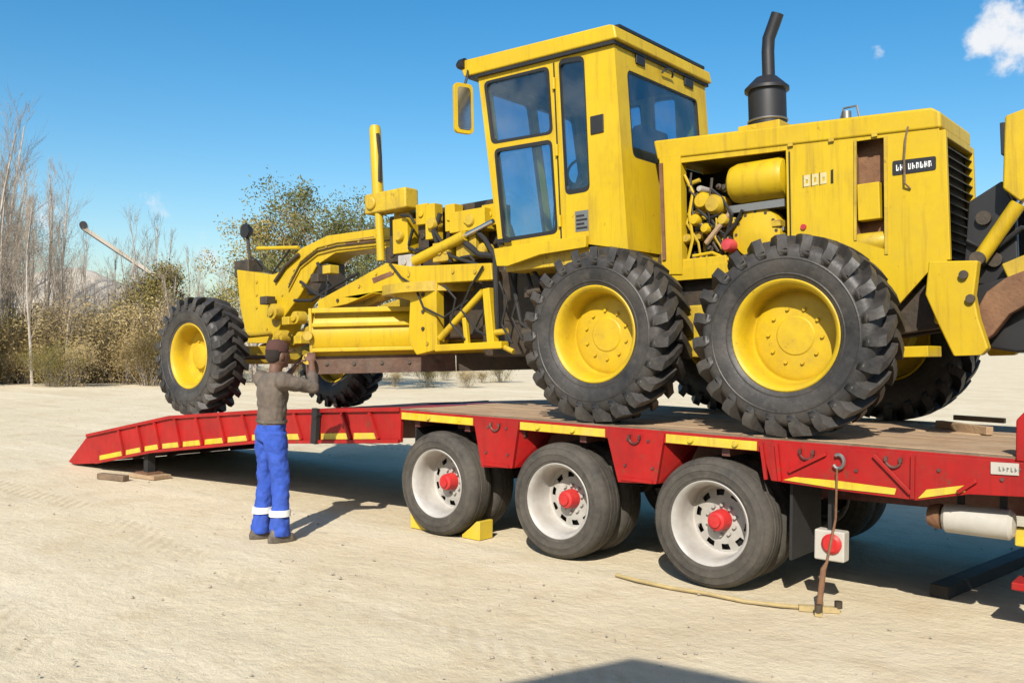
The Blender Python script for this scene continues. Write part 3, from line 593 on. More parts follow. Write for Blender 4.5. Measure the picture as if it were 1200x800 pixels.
# landing leg, tank, junction box, tail support leg
lx = 4.74
mb = MB(); mb.box((lx-.07, .35, .50), (lx+.07, .49, 1.0)); mb.box((lx-.055, .365, .36), (lx+.055, .475, .50)); lg = obj('landing_leg', mb, 'red', TR, bevel=.008)
mb = MB(); mb.box((lx-.15, .30, .27), (lx+.15, .54, .32)); mb.box((lx-.08, .36, .32), (lx+.08, .48, .36)); obj('foot', mb, 'red', lg, bevel=.01)
mb = MB(); mb.box((lx-.13, .28, .545), (lx+.10, .345, .66)); obj('gearbox', mb, 'tape', lg, bevel=.01)
ty, a, b_ = .22, onY(1110, 608, .22), onY(1184, 612, .22)
mb = MB(); mb.lathe([(.001, -.03), (.07, -.022), (.094, 0), (.094, b_.x-a.x), (.07, b_.x-a.x+.022), (.001, b_.x-a.x+.03)], 28, (a.x, ty, (a.z+b_.z)/2), 'X'); tk = obj('air_tank', mb, 'white_box', TR)
mb = MB()
mb.lathe([(.001, -.12), (.06, -.11), (.08, -.06), (.08, -.034), (.03, -.03)], 20, (a.x, ty, (a.z+b_.z)/2), 'X'); obj('valve', mb, 'rust', tk)
for q in (.06, .30):
    mb = MB(); mb.box((a.x+q, ty-.012, (a.z+b_.z)/2+.08), (a.x+q+.04, ty+.012, .95)); obj('tank_strap', mb, 'black_matte', tk)
p0, p1 = onY(954, 619, .10), onY(989, 660, .10)
mb = MB(); mb.box((p0.x, .10, p1.z), (p1.x, .20, p0.z)); jb = obj('junction_box', mb, 'white_box', TR, bevel=.012)
mb = MB(); mb.lathe([(.001, -.03), (.05, -.028), (.068, -.012), (.068, .0)], 18, ((p0.x+p1.x)/2+.02, .099, p0.z-.085)); obj('box_cap', mb, 'red_hub', jb)
mb = MB(); mb.box(((p0.x+p1.x)/2-.02, .13, p0.z), ((p0.x+p1.x)/2+.02, .15, .98)); obj('box_bracket', mb, 'black_matte', jb)
mb = MB(); mb.box((3.26, .10, .28), (3.28, .62, .80)); obj('mud_flap', mb, 'black_matte', TR)
sx = -5.05
mb = MB(); mb.box((sx-.05, .06, .07), (sx+.05, .16, botz(sx)+.06)); sg = obj('tail_leg', mb, 'black_matte', TR)
mb = MB(); mb.box((sx-.13, .0, .052), (sx+.13, .22, .072)); obj('foot', mb, 'rust', sg)
mb = MB(); pts = [(3.64+.035*math.cos(a), -.035, 1.0+.045*math.sin(a)) for a in np.linspace(-2.6, 2.2, 12)]; mb.tube(pts, .012, 8); obj('tie_hook', mb, 'steel', TR)
# things by the trailer
mb = MB(); mb.box((-.24, -.13, 0), (.24, .13, .05)); o = obj('timber_block', mb, 'timber', None, (sx+.02, .11, 0), (0, 0, .12), bevel=.008); tag(o, 'short pale timber block under the tail support leg', 'timber')
mb = MB(); mb.box((-.22, -.05, 0), (.22, .05, .07)); o = obj('timber_offcut', mb, 'timber_dark', None, (sx-.12, -.30, 0), (0, 0, .25), bevel=.008); tag(o, 'dark timber offcut lying just outside the tail support leg', 'timber')
def chock(x, sgn, label):
    r = thing('wheel_chock', label, 'chock', (x, .20, 0), (0, 0, 0 if sgn > 0 else math.pi))
    mb = MB(); mb.prism([(0, 0), (.21, 0), (.21, .165), (.17, .165), (.09, .095), (0, .03)], -.09, .09); obj('wedge', mb, 'chock', r, bevel=.006)
chock(-.22, -1, 'yellow plastic wheel chock against the tail side of the rear trailer wheel')
chock(.22, 1, 'yellow plastic wheel chock wedged between the rear and middle trailer wheels')
st = onZ(960, 716)
r = thing('support_stand', 'rusty upright prop with crossed foot, standing under the trailer tie hook', 'stand', (st.x, st.y, 0))
mb = MB(); mb.tube([(0, 0, .03), (.02, .01, .28), (.04, .02, .33), (.09, .03, .62), (3.64-st.x, -.06-st.y, .95)], [.020, .019, .009, .008, .007], 10); obj('rod', mb, 'rust', r)
mb = MB()
for a in (.5, 1.9): mb.bar((-.13*math.cos(a), -.13*math.sin(a), .018), (.13*math.cos(a), .13*math.sin(a), .018), .045, .036)
obj('foot', mb, 'strap', r)
for a in (.5, 1.9+math.pi):
    mb = MB(); mb.cyl((.12*math.cos(a), .12*math.sin(a), .03), (.12*math.cos(a), .12*math.sin(a), .075), .026, 10); obj('foot_bolt', mb, 'grease_and_shade', r)
pts = []
for i, (u, v) in enumerate([(722, 675), (745, 682), (785, 690), (830, 698), (872, 706), (915, 712), (952, 714)]):
    q = onZ(u, v); pts.append((q.x, q.y, .012+.006*(i % 2)))
mb = MB(); mb.tube(pts, .014, 8); tag(obj('tie_strap', mb, 'strap'), 'faded yellow rope lying on the sand beside the front trailer wheel', 'rope')
a, b_ = onZ(1100, 700), onZ(1215, 652)
r = Vector((b_.x-a.x, b_.y-a.y, 0)).normalized()
mb = MB(); mb.bar((a.x, a.y, .045), (a.x+r.x*3.1, a.y+r.y*3.1, .045), .13, .09); tag(obj('steel_beam', mb, 'black_matte', bevel=.006), 'black steel beam lying on the sand under the trailer front', 'beam')
for (u0_, v0_, u1_, v1_, rad, lab) in [(1118, 488, 1178, 492, .022, 'pale slim bar lying on the deck behind the grader'), (1100, 497, 1160, 505, .03, 'brown timber bar lying on the deck planks behind the grader')]:
    a, b_ = onZ(u0_, v0_, DZ+.03), onZ(u1_, v1_, DZ+.03); a.z = b_.z = DZ+rad+.002
    if (b_-a).length > 1.6: b_ = a+(b_-a).normalized()*1.6
    mb = MB(); mb.bar(a, b_, rad*2, rad*2); tag(obj('deck_bar', mb, 'strap' if rad < .025 else 'timber', bevel=.004), lab, 'bar')
# ================================================================== MOTOR GRADER
GR = thing('motor_grader', 'yellow motor grader with glazed cab and ripper, parked nose-down on the red trailer', 'grader', GO, (0, -TH, 0))
YC = 1.27
def G(name, mb, m, parent=GR, **kw): return obj(name, mb, m, parent, **kw)
# ---- wheels
ty = MB(); half = [(.362, -.150), (.385, -.168), (.43, -.192), (.50, -.206), (.57, -.205), (.60, -.192), (.622, -.165), (.630, -.10), (.632, 0)]
ty.lathe(half+[(r, -y) for r, y in half[-2::-1]], 84)
ty.lathe([(.520, -.2075), (.526, -.212), (.534, -.2075)], 84); ty.lathe([(.415, -.187), (.420, -.193), (.428, -.190)], 84)
NL = 23
for s in (-1, 1):
    for k in range(NL):
        a0 = 2*math.pi*(k+(.5 if s > 0 else 0))/NL; secs = []
        for y, ro, ri, da, hw in [(.212, .590, .545, -.02, .050), (.213, .650, .58, .0, .060), (.192, .690, .60, .02, .062), (.12, .700, .615, .085, .058), (.05, .702, .62, .17, .055), (-.012, .700, .62, .225, .046)]:
            secs.append((s*y, ro, ri, a0+da, hw))
        vs = []
        for y, ro, ri, a, hw in secs:
            for rr, h_ in ((ri, -hw), (ri, hw), (ro, hw*.86), (ro, -hw*.86)): vs.append((rr*math.cos(a+h_), y, rr*math.sin(a+h_)))
        fs = [(0, 1, 2, 3), tuple(20+i for i in (3, 2, 1, 0))]
        for i in range(5):
            for q in range(4): fs.append((i*4+q, i*4+(q+1) % 4, i*4+4+(q+1) % 4, i*4+4+q))
        ty.add(vs, fs)
def norm_mesh(mb, name, m, smooth=35):
    import bmesh
    me = mb.mesh(name, smooth); bm = bmesh.new(); bm.from_mesh(me); bmesh.ops.recalc_face_normals(bm, faces=bm.faces); bm.to_mesh(me); bm.free(); me.materials.append(MATS[m]); return me
tym = norm_mesh(ty, 'tyre', 'rubber')
rm = MB(); rm.lathe([(.36, .16), (.34, .15), (.335, -.03), (.352, -.12), (.372, -.148), (.385, -.160), (.388, -.172), (.380, -.178), (.366, -.172), (.350, -.150), (.338, -.11), (.332, -.05), (.330, .03), (.322, .045), (.310, .042)], 64)
rmm = norm_mesh(rm, 'rim', 'rim_yellow')
dk = MB(); dk.lathe([(.311, .043), (.295, .032), (.275, .030), (.255, .024), (.14, .022), (.13, .014), (.001, .012)], 56)
for i in range(10):
    a = 2*math.pi*(i+.5)/10; dk.cyl((.195*math.cos(a), .03, .195*math.sin(a)), (.195*math.cos(a), .004, .195*math.sin(a)), .013, 6)
dkm = norm_mesh(dk, 'wheel_disc', 'rim_yellow')
fdk = MB(); fdk.lathe([(.311, .043), (.27, .06), (.16, .055), (.15, -.02), (.11, -.035), (.001, -.04)], 48)
for i in range(8):
    a = 2*math.pi*i/8; fdk.cyl((.205*math.cos(a), .06, .205*math.sin(a)), (.205*math.cos(a), .03, .205*math.sin(a)), .015, 6)
fdkm = norm_mesh(fdk, 'wheel_disc', 'rim_yellow')
WY = .03+.170
wheels = []
for X, Z, disc in [(3.2323, DZ+.700, dkm), (1.6593, DZ+.700, dkm), (-4.083, 1.533, fdkm)]:
    for y, s in ((WY, 0), (2*YC-WY, math.pi)):
        l = loc(Vector((X, y, Z))); wh = obj('wheel', rmm, None, GR, l, (0, random.uniform(0, 6), s)); wheels.append(l)
        obj('tyre', tym, None, wh); obj('wheel_disc', disc, None, wh)
W2, W1, WF = wheels[0], wheels[2], wheels[4]
for s in (1, -1):                                       # tandem cases
    y0 = YC-s*(YC-.43); y1 = YC-s*(YC-.60); mb = MB()
    mb.prism([(W1.x-.2, W1.z-.17), (W2.x+.2, W2.z-.17), (W2.x+.28, W2.z), (W2.x+.18, W2.z+.17), (.12, .93), (-.12, .93), (W1.x-.18, W1.z+.17), (W1.x-.28, W1.z)], min(y0, y1), max(y0, y1)); G('tandem_case', mb, 'yellow_worn', bevel=.015)
mb = MB(); mb.cyl((0, .55, .72), (0, 2*YC-.55, .72), .16, 20); G('rear_axle', mb, 'grease_and_shade')
# ---- rear frame and underside
mb = MB(); mb.prism([(-2.45, .95), (-2.45, 1.36), (-.6, 1.40), (1.5, 1.02), (1.66, .95), (1.66, .70), (1.0, .62), (-1.0, .70), (-1.9, .82)], .98, 1.10); mb.prism([(-2.45, .95), (-2.45, 1.36), (-.6, 1.40), (1.5, 1.02), (1.66, .95), (1.66, .70), (1.0, .62), (-1.0, .70), (-1.9, .82)], 1.44, 1.56); G('rear_frame', mb, 'grease_and_shade', bevel=.01)  # coloured dark to stand in for the shaded gap below the hood
mb = MB(); mb.box((-2.75, .99, .60), (-.6, 1.54, 1.45)); mb.cyl((-2.2, YC, .80), (-1.95, YC, .80), .14, 16); mb.box((-1.9, .78, .62), (-1.2, 1.0, 1.05)); G('transmission', mb, 'grease_and_shade', bevel=.02)  # transmission made larger and dark, its colour carries the shadow there
mb = MB(); mb.tube([(-2.15, .80, 1.45), (-2.10, .72, 1.2), (-2.05, .74, .9), (-1.8, .8, .7)], .022, 8); mb.tube([(-2.0, .78, 1.40), (-1.85, .70, 1.1), (-1.6, .76, .85)], .018, 8); mb.tube([(-1.9, .7, 1.42), (-1.7, .66, 1.2), (-1.45, .72, 1.0), (-1.2, .8, .9)], .02, 8); G('hydraulic_hose', mb, 'black_matte')
for q, (x, z) in enumerate([(-1.95, 1.18), (-1.78, .98), (-2.02, .80), (-1.66, .78), (-1.9, .62)]):
    mb = MB(); mb.cyl((x, .74, z), (x+.14, .76, z+.02), .045, 12); mb.box((x-.04, .72, z-.05), (x+.02, .80, z+.05)); G('valve_block', mb, 'yellow_worn' if q % 2 else 'grease_and_shade', bevel=.006)
# ---- cab
YS = .47; YS2 = 2*YC-YS
ft_, fb_, rb_, rt_ = L(560, 88, YS), L(586, 302, YS), L(736, 292, YS), L(719, 42, YS)
side = [fb_, L(640, 294, YS), L(690, 286, YS), rb_, rt_, ft_]
win = [[L(568, 97, YS), L(642, 79, YS), L(647, 156, YS), L(577, 168, YS)], [L(580, 176, YS), L(646, 165, YS), L(653, 272, YS), L(590, 282, YS)], [L(655, 72, YS), L(684, 67, YS), L(691, 222, YS), L(663, 227, YS)]]
cab = thing('cab', '', '') if False else None
mb = MB(); holes = [rnd_poly(p_, .06) for p_ in win]
mb.prism(side, YS, YS+.045, holes); cab = G('cab', mb, 'yellow', bevel=.0)
mb = MB(); mb.prism(side, YS2-.045, YS2, holes); G('cab_wall', mb, 'yellow', cab)
def pane(poly, o_, ux, vx, nx, d, parent=cab, gw=.026, lab=True):
    rp = rnd_poly(poly, .06); mb = MB(); mb.panel(rp, (), o_, ux, vx, nx, d-.003, d+.003); p_ = G('window', mb, 'glass', parent)
    big = rnd_poly(shrink(poly, -.014), .06); sm = rnd_poly(shrink(poly, gw), .05); mb = MB(); mb.panel(big, [sm], o_, ux, vx, nx, d-.022, d+.016); G('window_gasket', mb, 'black', parent)
for y, dn in ((YS+.018, 1), (YS2-.018, -1)):
    for p_ in win: pane(p_, (0, y, 0), (1, 0, 0), (0, 0, 1), (0, dn, 0), 0)
# rear and front walls (u along y, v up the sloping pillar)
def wall(bot_, top_, d, holes_, name, th=.045):
    o_ = Vector((bot_[0], YS+.046, bot_[1])); vx = Vector((top_[0]-bot_[0], 0, top_[1]-bot_[1])); hgt = vx.length; vx.normalize(); ux = Vector((0, 1, 0)); nx = Vector((vx.z, 0, -vx.x))*d
    wd = YS2-YS-.092; mb = MB(); mb.panel([(0, 0), (wd, 0), (wd, hgt), (0, hgt)], [rnd_poly(h_, .07) for h_ in holes_], o_, ux, vx, nx, -th, 0); G(name, mb, 'yellow', cab)
    for h_ in holes_: pane(h_, o_, ux, vx, nx, -.02)
    return o_, ux, vx, nx, wd, hgt
hz = rt_[1]-rb_[1]
R0 = wall(rb_, rt_, 1, [[(.13, .80), (1.38, .80), (1.38, hz-.24), (.13, hz-.24)]], 'cab_wall')
hf = math.hypot(ft_[0]-fb_[0], ft_[1]-fb_[1])
wall(fb_, ft_, -1, [[(.08, .12), (.66, .12), (.66, hf-.14), (.08, hf-.14)], [(.76, .12), (1.42, .12), (1.42, hf-.14), (.76, hf-.14)]], 'cab_wall')
def on_rear(y, z, d=0.0): o_, ux, vx, nx, wd, hg = R0; return o_+ux*(y-o_.y)+vx*((z-o_.z)/vx.z)+nx*d
for yy, ww in ((.86, .14), (1.72, .16)):
    mb = MB(); c0 = on_rear(yy, 3.11); mb.box((c0.x-.01, yy-ww/2, c0.z-.038), (c0.x+.02, yy+ww/2, c0.z+.038)); G('rear_vent', mb, 'black', cab, bevel=.005)
mb = MB(); c0 = on_rear(1.30, 3.08, .02); mb.tube([(c0.x+.03*math.sin(a), c0.y-.09*math.cos(a), c0.z+.05*math.sin(a)) for a in np.linspace(0, math.pi, 9)], .010, 6); G('grab_loop', mb, 'black', cab)
# roof with gutter
ra, rb2 = L(538, 72, YS-.05), L(717, 27, YS-.05); ga, gb = L(543, 92, YS-.05), L(720, 47, YS-.05)
mb = MB(); mb.prism([(ga[0], ga[1]+.012), (gb[0]+.02, gb[1]+.012), (rb2[0]+.02, rb2[1]-.02), (rb2[0]-.04, rb2[1]), (ra[0]+.06, ra[1]), (ra[0], ra[1]-.03)], YS-.05, YS2+.05); roof = G('roof', mb, 'yellow', cab, bevel=.018)
mb = MB(); mb.prism([(ga[0]+.05, ga[1]-.016), (gb[0]-.015, gb[1]-.016), (gb[0]-.015, gb[1]+.012), (ga[0]+.05, ga[1]+.012)], YS-.035, YS2+.035); G('gutter', mb, 'black', cab)
mb = MB(); mb.prism([(rb2[0]-.16, rb2[1]+.001), (rb2[0]+.012, rb2[1]-.012), (rb2[0]+.012, rb2[1]+.016), (rb2[0]-.16, rb2[1]+.024)], YS+.05, YS2-.05); G('roof_trim', mb, 'black', cab)
mb = MB(); mb.box((ft_[0]+.1, YS+.06, ft_[1]-.07), (rt_[0]-.08, YS2-.06, ft_[1]-.04)); G('headliner', mb, 'black_matte', cab)
mb = MB(); mb.box((fb_[0]+.06, YS+.05, fb_[1]+.02), (rb_[0]-.05, YS2-.05, fb_[1]+.06)); G('floor', mb, 'black_matte', cab)
p0, p1 = L(692, 137, YS), L(708, 155, YS)
mb = MB(); mb.box((p0[0], YS-.012, p1[1]), (p1[0], YS+.001, p0[1])); G('door_vent', mb, 'black', cab, bevel=.006)
p0, p1 = L(674, 248, YS), L(690, 270, YS)
mb = MB(); mb.box((p0[0], YS-.003, p1[1]), (p1[0], YS-.0005, p0[1])); dc = G('decal', mb, 'steel', cab)
mb = MB()
for i in range(4): mb.box((p0[0]+.012, YS-.005, p1[1]+.02+i*.035), (p1[0]-.012-(i % 2)*.03, YS-.0035, p1[1]+.038+i*.035))
G('decal_marks', mb, 'black_matte', dc)
# door seam, hinges, handle, pillar trim
sm_ = L(649, 74, YS), L(658, 280, YS)
mb = MB(); mb.bar((sm_[0][0], YS-.003, sm_[0][1]), (sm_[1][0], YS-.003, sm_[1][1]), .012, .006, up=(0, 1, 0)); G('door_seam', mb, 'black', cab)
for q in (.12, .5, .9):
    x = sm_[0][0]*(1-q)+sm_[1][0]*q; z = sm_[0][1]*(1-q)+sm_[1][1]*q; mb = MB(); mb.cyl((x, YS-.015, z-.05), (x, YS-.015, z+.05), .016, 8); G('hinge', mb, 'yellow', cab)
x, z = L(588, 284, YS); mb = MB(); mb.cyl((x, YS-.03, z), (x+.13, YS-.03, z-.01), .012, 8); mb.box((x-.03, YS-.025, z-.03), (x+.03, YS, z+.03)); G('door_handle', mb, 'black', cab)
# sill and fender shelf under the cab
mb = MB(); mb.prism([L(582, 292, YS), L(690, 276, YS), L(690, 290, YS), L(640, 298, YS), L(600, 312, YS), L(586, 312, YS)], YS-.05, YS-.002); G('cab_sill', mb, 'yellow', cab, bevel=.008)
mb = MB(); mb.box((fb_[0]+.02, YS+.05, 1.36), (rb_[0]-.02, YS2-.05, fb_[1]+.01)); G('cab_base', mb, 'yellow_worn', bevel=.01)
# mirror and work lamp at the front corner
mc = L(544, 127, YS-.12); a = .235
mo_ = (mc[0], YS-.12, mc[1])
mb = MB(); mb.panel(rnd_poly([(-.10, -a), (.10, -a), (.10, a), (-.10, a)], .05), (), mo_, (.32, .95, 0), (0, 0, 1), (-.95, .32, 0), 0, .035); mir = G('mirror', mb, 'yellow', cab, bevel=.008)
mb = MB(); mb.panel(rnd_poly([(-.07, -a+.035), (.07, -a+.035), (.07, a-.035), (-.07, a-.035)], .04), (), mo_, (.32, .95, 0), (0, 0, 1), (-.95, .32, 0), -.004, -.0008); G('mirror_glass', mb, 'chrome', cab)
mb = MB(); mb.tube([(mc[0], YS-.10, mc[1]+a), (mc[0]+.01, YS-.08, mc[1]+a+.07), (ra[0]+.10, YS-.03, ra[1]-.09)], .012, 6); G('mirror_arm', mb, 'black', cab)
x, z = L(541, 75, YS-.06); mb = MB(); mb.lathe([(.001, -.05), (.03, -.045), (.05, -.01), (.052, .05), (.001, .05)], 18, (x-.02, YS-.04, z), 'X'); G('work_lamp', mb, 'black', cab)
# inside: seat, console, wheel
mb = MB(); mb.box((-1.45, 1.0, 1.62), (-1.0, 1.54, 1.95)); mb.prism([(-1.08, 1.9), (-.95, 1.9), (-.86, 2.62), (-.97, 2.62)], 1.03, 1.51); G('seat', mb, 'seat', cab, bevel=.04)
mb = MB(); mb.prism([(-2.0, 1.55), (-1.82, 1.55), (-1.72, 2.2), (-1.84, 2.28)], 1.14, 1.40); G('console', mb, 'seat', cab, bevel=.02)
mb = MB(); mb.tube([(-1.70+.10*math.cos(a)*.6, 1.27+.2*math.sin(a), 2.34+.19*math.cos(a)*.6) for a in np.linspace(0, 2*math.pi, 25)], .014, 6, cap=False); mb.tube([(-1.76, 1.27, 2.2), (-1.70, 1.27, 2.34)], .02, 8); G('steering_wheel', mb, 'black', cab)
for yy in (1.0, 1.06, 1.12, 1.42, 1.48, 1.54):
    mb = MB(); mb.tube([(-1.86, yy, 1.6), (-1.80, yy, 2.25)], .008, 6); mb.ell((-1.80, yy, 2.27), (.02, .02, .025), 8, 6); G('control_lever', mb, 'black', cab)
# ---- hood
YH = .87; YH2 = 2*YC-YH
hood_out = [L(773, 186, YH), L(1100, 147, YH), L(1110, 312, YH), L(1088, 318, YH), L(1052, 358, YH), L(1040, 330, YH), L(930, 318, YH), L(776, 330, YH)]
bay = [L(797, 191, YH), L(921, 176, YH), L(924, 322, YH), L(797, 322, YH)]
bay[2] = (bay[2][0], max(bay[2][1], 1.30)); bay[3] = (bay[3][0], 1.28)
rec = rnd_poly([L(1000, 166, YH), L(1036, 161, YH), L(1037, 292, YH), L(1000, 282, YH)], .01, 2)
mb = MB(); mb.prism(hood_out, YH, YH+.03, [bay, rec]); hood = G('hood', mb, 'yellow', bevel=0)
mb = MB(); mb.prism(hood_out, YH2-.03, YH2); G('hood_side', mb, 'yellow', hood)
h0, h1, h2, h3 = L(765, 165, YH-.01), L(1096, 124, YH-.01), L(1103, 150, YH-.01), L(770, 188, YH-.01)
mb = MB(); mb.prism([h3, h2, (h2[0], h1[1]-.05), (h1[0]-.03, h1[1]-.005), (h1[0]-.09, h1[1]), h0], YH-.014, YH2+.014); G('hood_top', mb, 'yellow', hood, bevel=.022)
for yy in (YH-.022,):
    for q in (.52, .66, .80):
        x = h3[0]*(1-q)+h2[0]*q; z = h3[1]*(1-q)+h2[1]*q; mb = MB(); mb.box((x-.02, yy, z-.01), (x+.02, yy+.01, z+.02)); G('latch', mb, 'yellow_worn', hood)
mb = MB(); mb.box((rec[0][0]-.03, YH+.12, 1.2), (rec[0][0]+.32, YH+.15, 2.2)); mb.box((rec[0][0]-.03, YH+.03, 1.2), (rec[0][0]-.005, YH+.12, 2.2)); G('recess_back', mb, 'rust', hood)
x0, z0 = L(1003, 216, YH); x1, z1 = L(1031, 256, YH); mb = MB(); mb.box((x0, YH+.01, z1), (x1, YH+.10, z0)); G('recess_box', mb, 'yellow', hood, bevel=.01)
mb = MB(); mb.lathe([(.001, -.13), (.06, -.125), (.075, -.10), (.075, .10), (.06, .125), (.001, .13)], 20, ((x0+x1)/2, YH+.075, z1-.16), 'X'); G('recess_filter', mb, 'yellow_worn', hood)
mb = MB(); mb.prism([L(1001, 164, YH), L(1004, 164, YH), L(1004, 282, YH), L(1001, 282, YH)], YH-.008, YH+.001); mb.prism([L(1036, 160, YH), L(1040, 160, YH), L(1041, 298, YH), L(1037, 298, YH)], YH-.008, YH+.001); G('panel_edge', mb, 'yellow_worn', hood)
mb = MB(); mb.bar((*(lambda p_: (p_[0], YH-.003, p_[1]))(L(925, 178, YH)),), (*(lambda p_: (p_[0], YH-.003, p_[1]))(L(927, 300, YH)),), .010, .008, up=(0, 1, 0)); G('panel_seam', mb, 'black_matte', hood)
# lettering plates (too worn to read: dark and pale strokes only)
dp = rnd_poly([L(1046, 189, YH), L(1097, 183, YH), L(1097, 199, YH), L(1046, 206, YH)], .015); mb = MB(); mb.prism(dp, YH-.005, YH-.001); dcl = G('name_plate', mb, 'black', hood)
mb = MB(); (xa, za), (xb, zb) = L(1052, 197, YH), L(1090, 192, YH); n = 9
for i in range(n):
    if i == 2: continue
    q = i/(n-1); x = xa+(xb-xa)*q; z = za+(zb-za)*q; mb.box((x-.009, YH-.0075, z-.022), (x-.002, YH-.0055, z+.022)); mb.box((x-.002, YH-.0075, z-.022+(i % 3)*.016), (x+.008, YH-.0055, z-.012+(i % 3)*.016)); mb.box((x+.006, YH-.0075, z-.018), (x+.010, YH-.0055, z+(.02 if i % 2 else .004)))
G('plate_letters', mb, 'reflective', dcl)
(xa, za), (xb, zb) = L(941, 213, YH), L(974, 208, YH); mb = MB(); md = MB()
for i in range(3):
    x = xa+.035+i*(xb-xa-.05)/2.6; z = za+(zb-za)*i/3
    mb.prism([(x-.030, z-.042), (x+.020, z-.040), (x+.022, z+.046), (x-.028, z+.044)], YH-.004, YH-.001, [[(x-.012, z-.018), (x+.006, z-.018), (x+.006, z+.010+.012*(i % 2)), (x-.012, z+.012)]])
    md.prism([(x-.036, z-.048), (x-.031, z-.048), (x-.029, z+.050), (x-.034, z+.050)], YH-.0038, YH-.001)
md.prism([(xb-.004, za-.045), (xb+.016, za-.045), (xb+.018, za+.06), (xb, za+.055)], YH-.004, YH-.001)
G('model_letters', mb, 'letter_worn', hood); G('model_letters_edge', md, 'black_matte', hood)  # dark printed edges of the letters
x0, z0 = L(1063, 150, YH); x1, z1 = L(1064, 222, YH)
mb = MB(); mb.tube([(x0+.015, YH-.03, z0), (x0, YH-.035, z0-.06), (x1-.01, YH-.03, (z0+z1)/2), (x1-.01, YH-.035, z1+.04), (x1+.02, YH-.01, z1)], .008, 6); G('hood_strap', mb, 'timber_dark', hood)
mb = MB(); mb.cyl((*L(942, 266, YH)[:1], YH-.015, L(942, 266, YH)[1]), (L(942, 266, YH)[0], YH, L(942, 266, YH)[1]), .022, 12); G('panel_knob', mb, 'red_part', hood)
# front post of the engine bay
mb = MB(); mb.prism([L(773, 176, YH), L(798, 174, YH), L(800, 322, YH), L(777, 322, YH)], YH-.012, YH+.09); G('bay_post', mb, 'yellow', hood, bevel=.008)
mb = MB(); p_ = L(776, 192, YH); q_ = L(780, 305, YH); mb.bar((p_[0], YH-.02, p_[1]), (q_[0], YH-.02, q_[1]), .03, .02, up=(0, 1, 0)); G('post_channel', mb, 'rust', hood)
# radiator at the back
xr = L(1104, 200, YH)[0]+.02; zt, zb = L(1104, 152, YH)[1], L(1108, 305, YH)[1]
mb = MB(); mb.box((xr-.10, YH+.035, zb), (xr-.05, YH2-.035, zt)); rad = G('radiator', mb, 'black_matte', hood)
for i in range(14):
    z = zb+.03+(zt-zb-.06)*i/13; mb = MB(); mb.bar((xr-.02, YH+.045, z), (xr-.02, YH2-.045, z), .05, .008, up=(.5, 0, 1)); G('grille_slat', mb, 'black', hood)
mb = MB(); mb.box((xr-.05, YH+.001, zb), (xr+.012, YH+.045, zt)); mb.box((xr-.05, YH2-.045, zb), (xr+.012, YH2-.001, zt)); mb.box((xr-.05, YH+.046, zt-.05), (xr+.012, YH2-.046, zt)); G('grille_frame', mb, 'yellow', hood, bevel=.006)
mb = MB(); mb.box((-.4, YH+.25, h3[1]-.9), (1.5, YH2-.20, h3[1]-.85)); mb.box((-.48, YC+.16, 1.0), (1.5, YC+.2, h3[1]-.06)); mb.box((-.50, YH+.1, 1.0), (-.47, YH2-.1, h3[1]-.06)); G('firewall', mb, 'black_matte', hood)
# ---- engine in the open bay
eng = MB(); eng.box((-.35, 1.10, 1.05), (.9, 1.42, 1.62)); eng = G('engine', eng, 'yellow_worn', bevel=.03)
(tx0, tz), (tx1, _) = L(853, 214, .95), L(923, 208, .95); tr_ = .165
mb = MB(); mb.lathe([(.001, 0), (tr_*.6, .008), (tr_*.88, .04), (tr_, .10), (tr_, tx1-tx0-.06), (tr_*.9, tx1-tx0-.02), (tr_*.6, tx1-tx0), (.001, tx1-tx0+.005)], 32, (tx0, .99, tz-.02), 'X'); G('surge_tank', mb, 'yellow', eng)
mb = MB(); mb.box((tx0+.0, .92, tz-.26), (tx1-.02, 1.1, tz-.20)); G('tank_bracket', mb, 'steel', eng)
mb = MB(); mb.tube([(tx0+.02, .93, tz-.26), (tx0-.08, .91, tz-.37), (tx0-.2, .93, tz-.48)], .022, 8); G('hose_clip', mb, 'timber', eng)
def px(u, v, Y): p_ = L(u, v, Y); return (p_[0], Y, p_[1])
for (u, v, r_, dpt, m) in [(824, 236, .075, .14, 'yellow'), (838, 240, .085, .16, 'yellow_worn'), (815, 258, .05, .1, 'yellow'), (848, 258, .05, .1, 'yellow_worn'), (828, 268, .045, .12, 'yellow'), (806, 280, .04, .1, 'yellow_worn'), (822, 222, .03, .12, 'white_paint')]:
    c0 = px(u, v, .93); mb = MB(); mb.lathe([(.001, -dpt*.4), (r_*.7, -dpt*.38), (r_, -dpt*.15), (r_, dpt), (r_*.6, dpt*1.6)], 18, c0); G('engine_casting', mb, m, eng)
c0 = px(886, 264, .95); mb = MB(); mb.lathe([(.001, -.05), (.08, -.045), (.20, -.02), (.215, .02), (.215, .12)], 36, (c0[0], .97, c0[2]-.06)); G('flywheel_cover', mb, 'yellow', eng)
for i in range(7):
    a = math.pi*i/6; mb = MB(); mb.cyl((c0[0]+.17*math.cos(a), .94, c0[2]-.06+.17*math.sin(a)), (c0[0]+.17*math.cos(a), .96, c0[2]-.06+.17*math.sin(a)), .014, 6); G('cover_bolt', mb, 'grease_and_shade', eng)
c0 = px(856, 288, .93); mb = MB(); mb.lathe([(.001, -.06), (.04, -.055), (.055, -.03), (.055, .16), (.001, .17)], 18, (c0[0], .90, c0[2])); G('oil_filter', mb, 'red_part', eng)
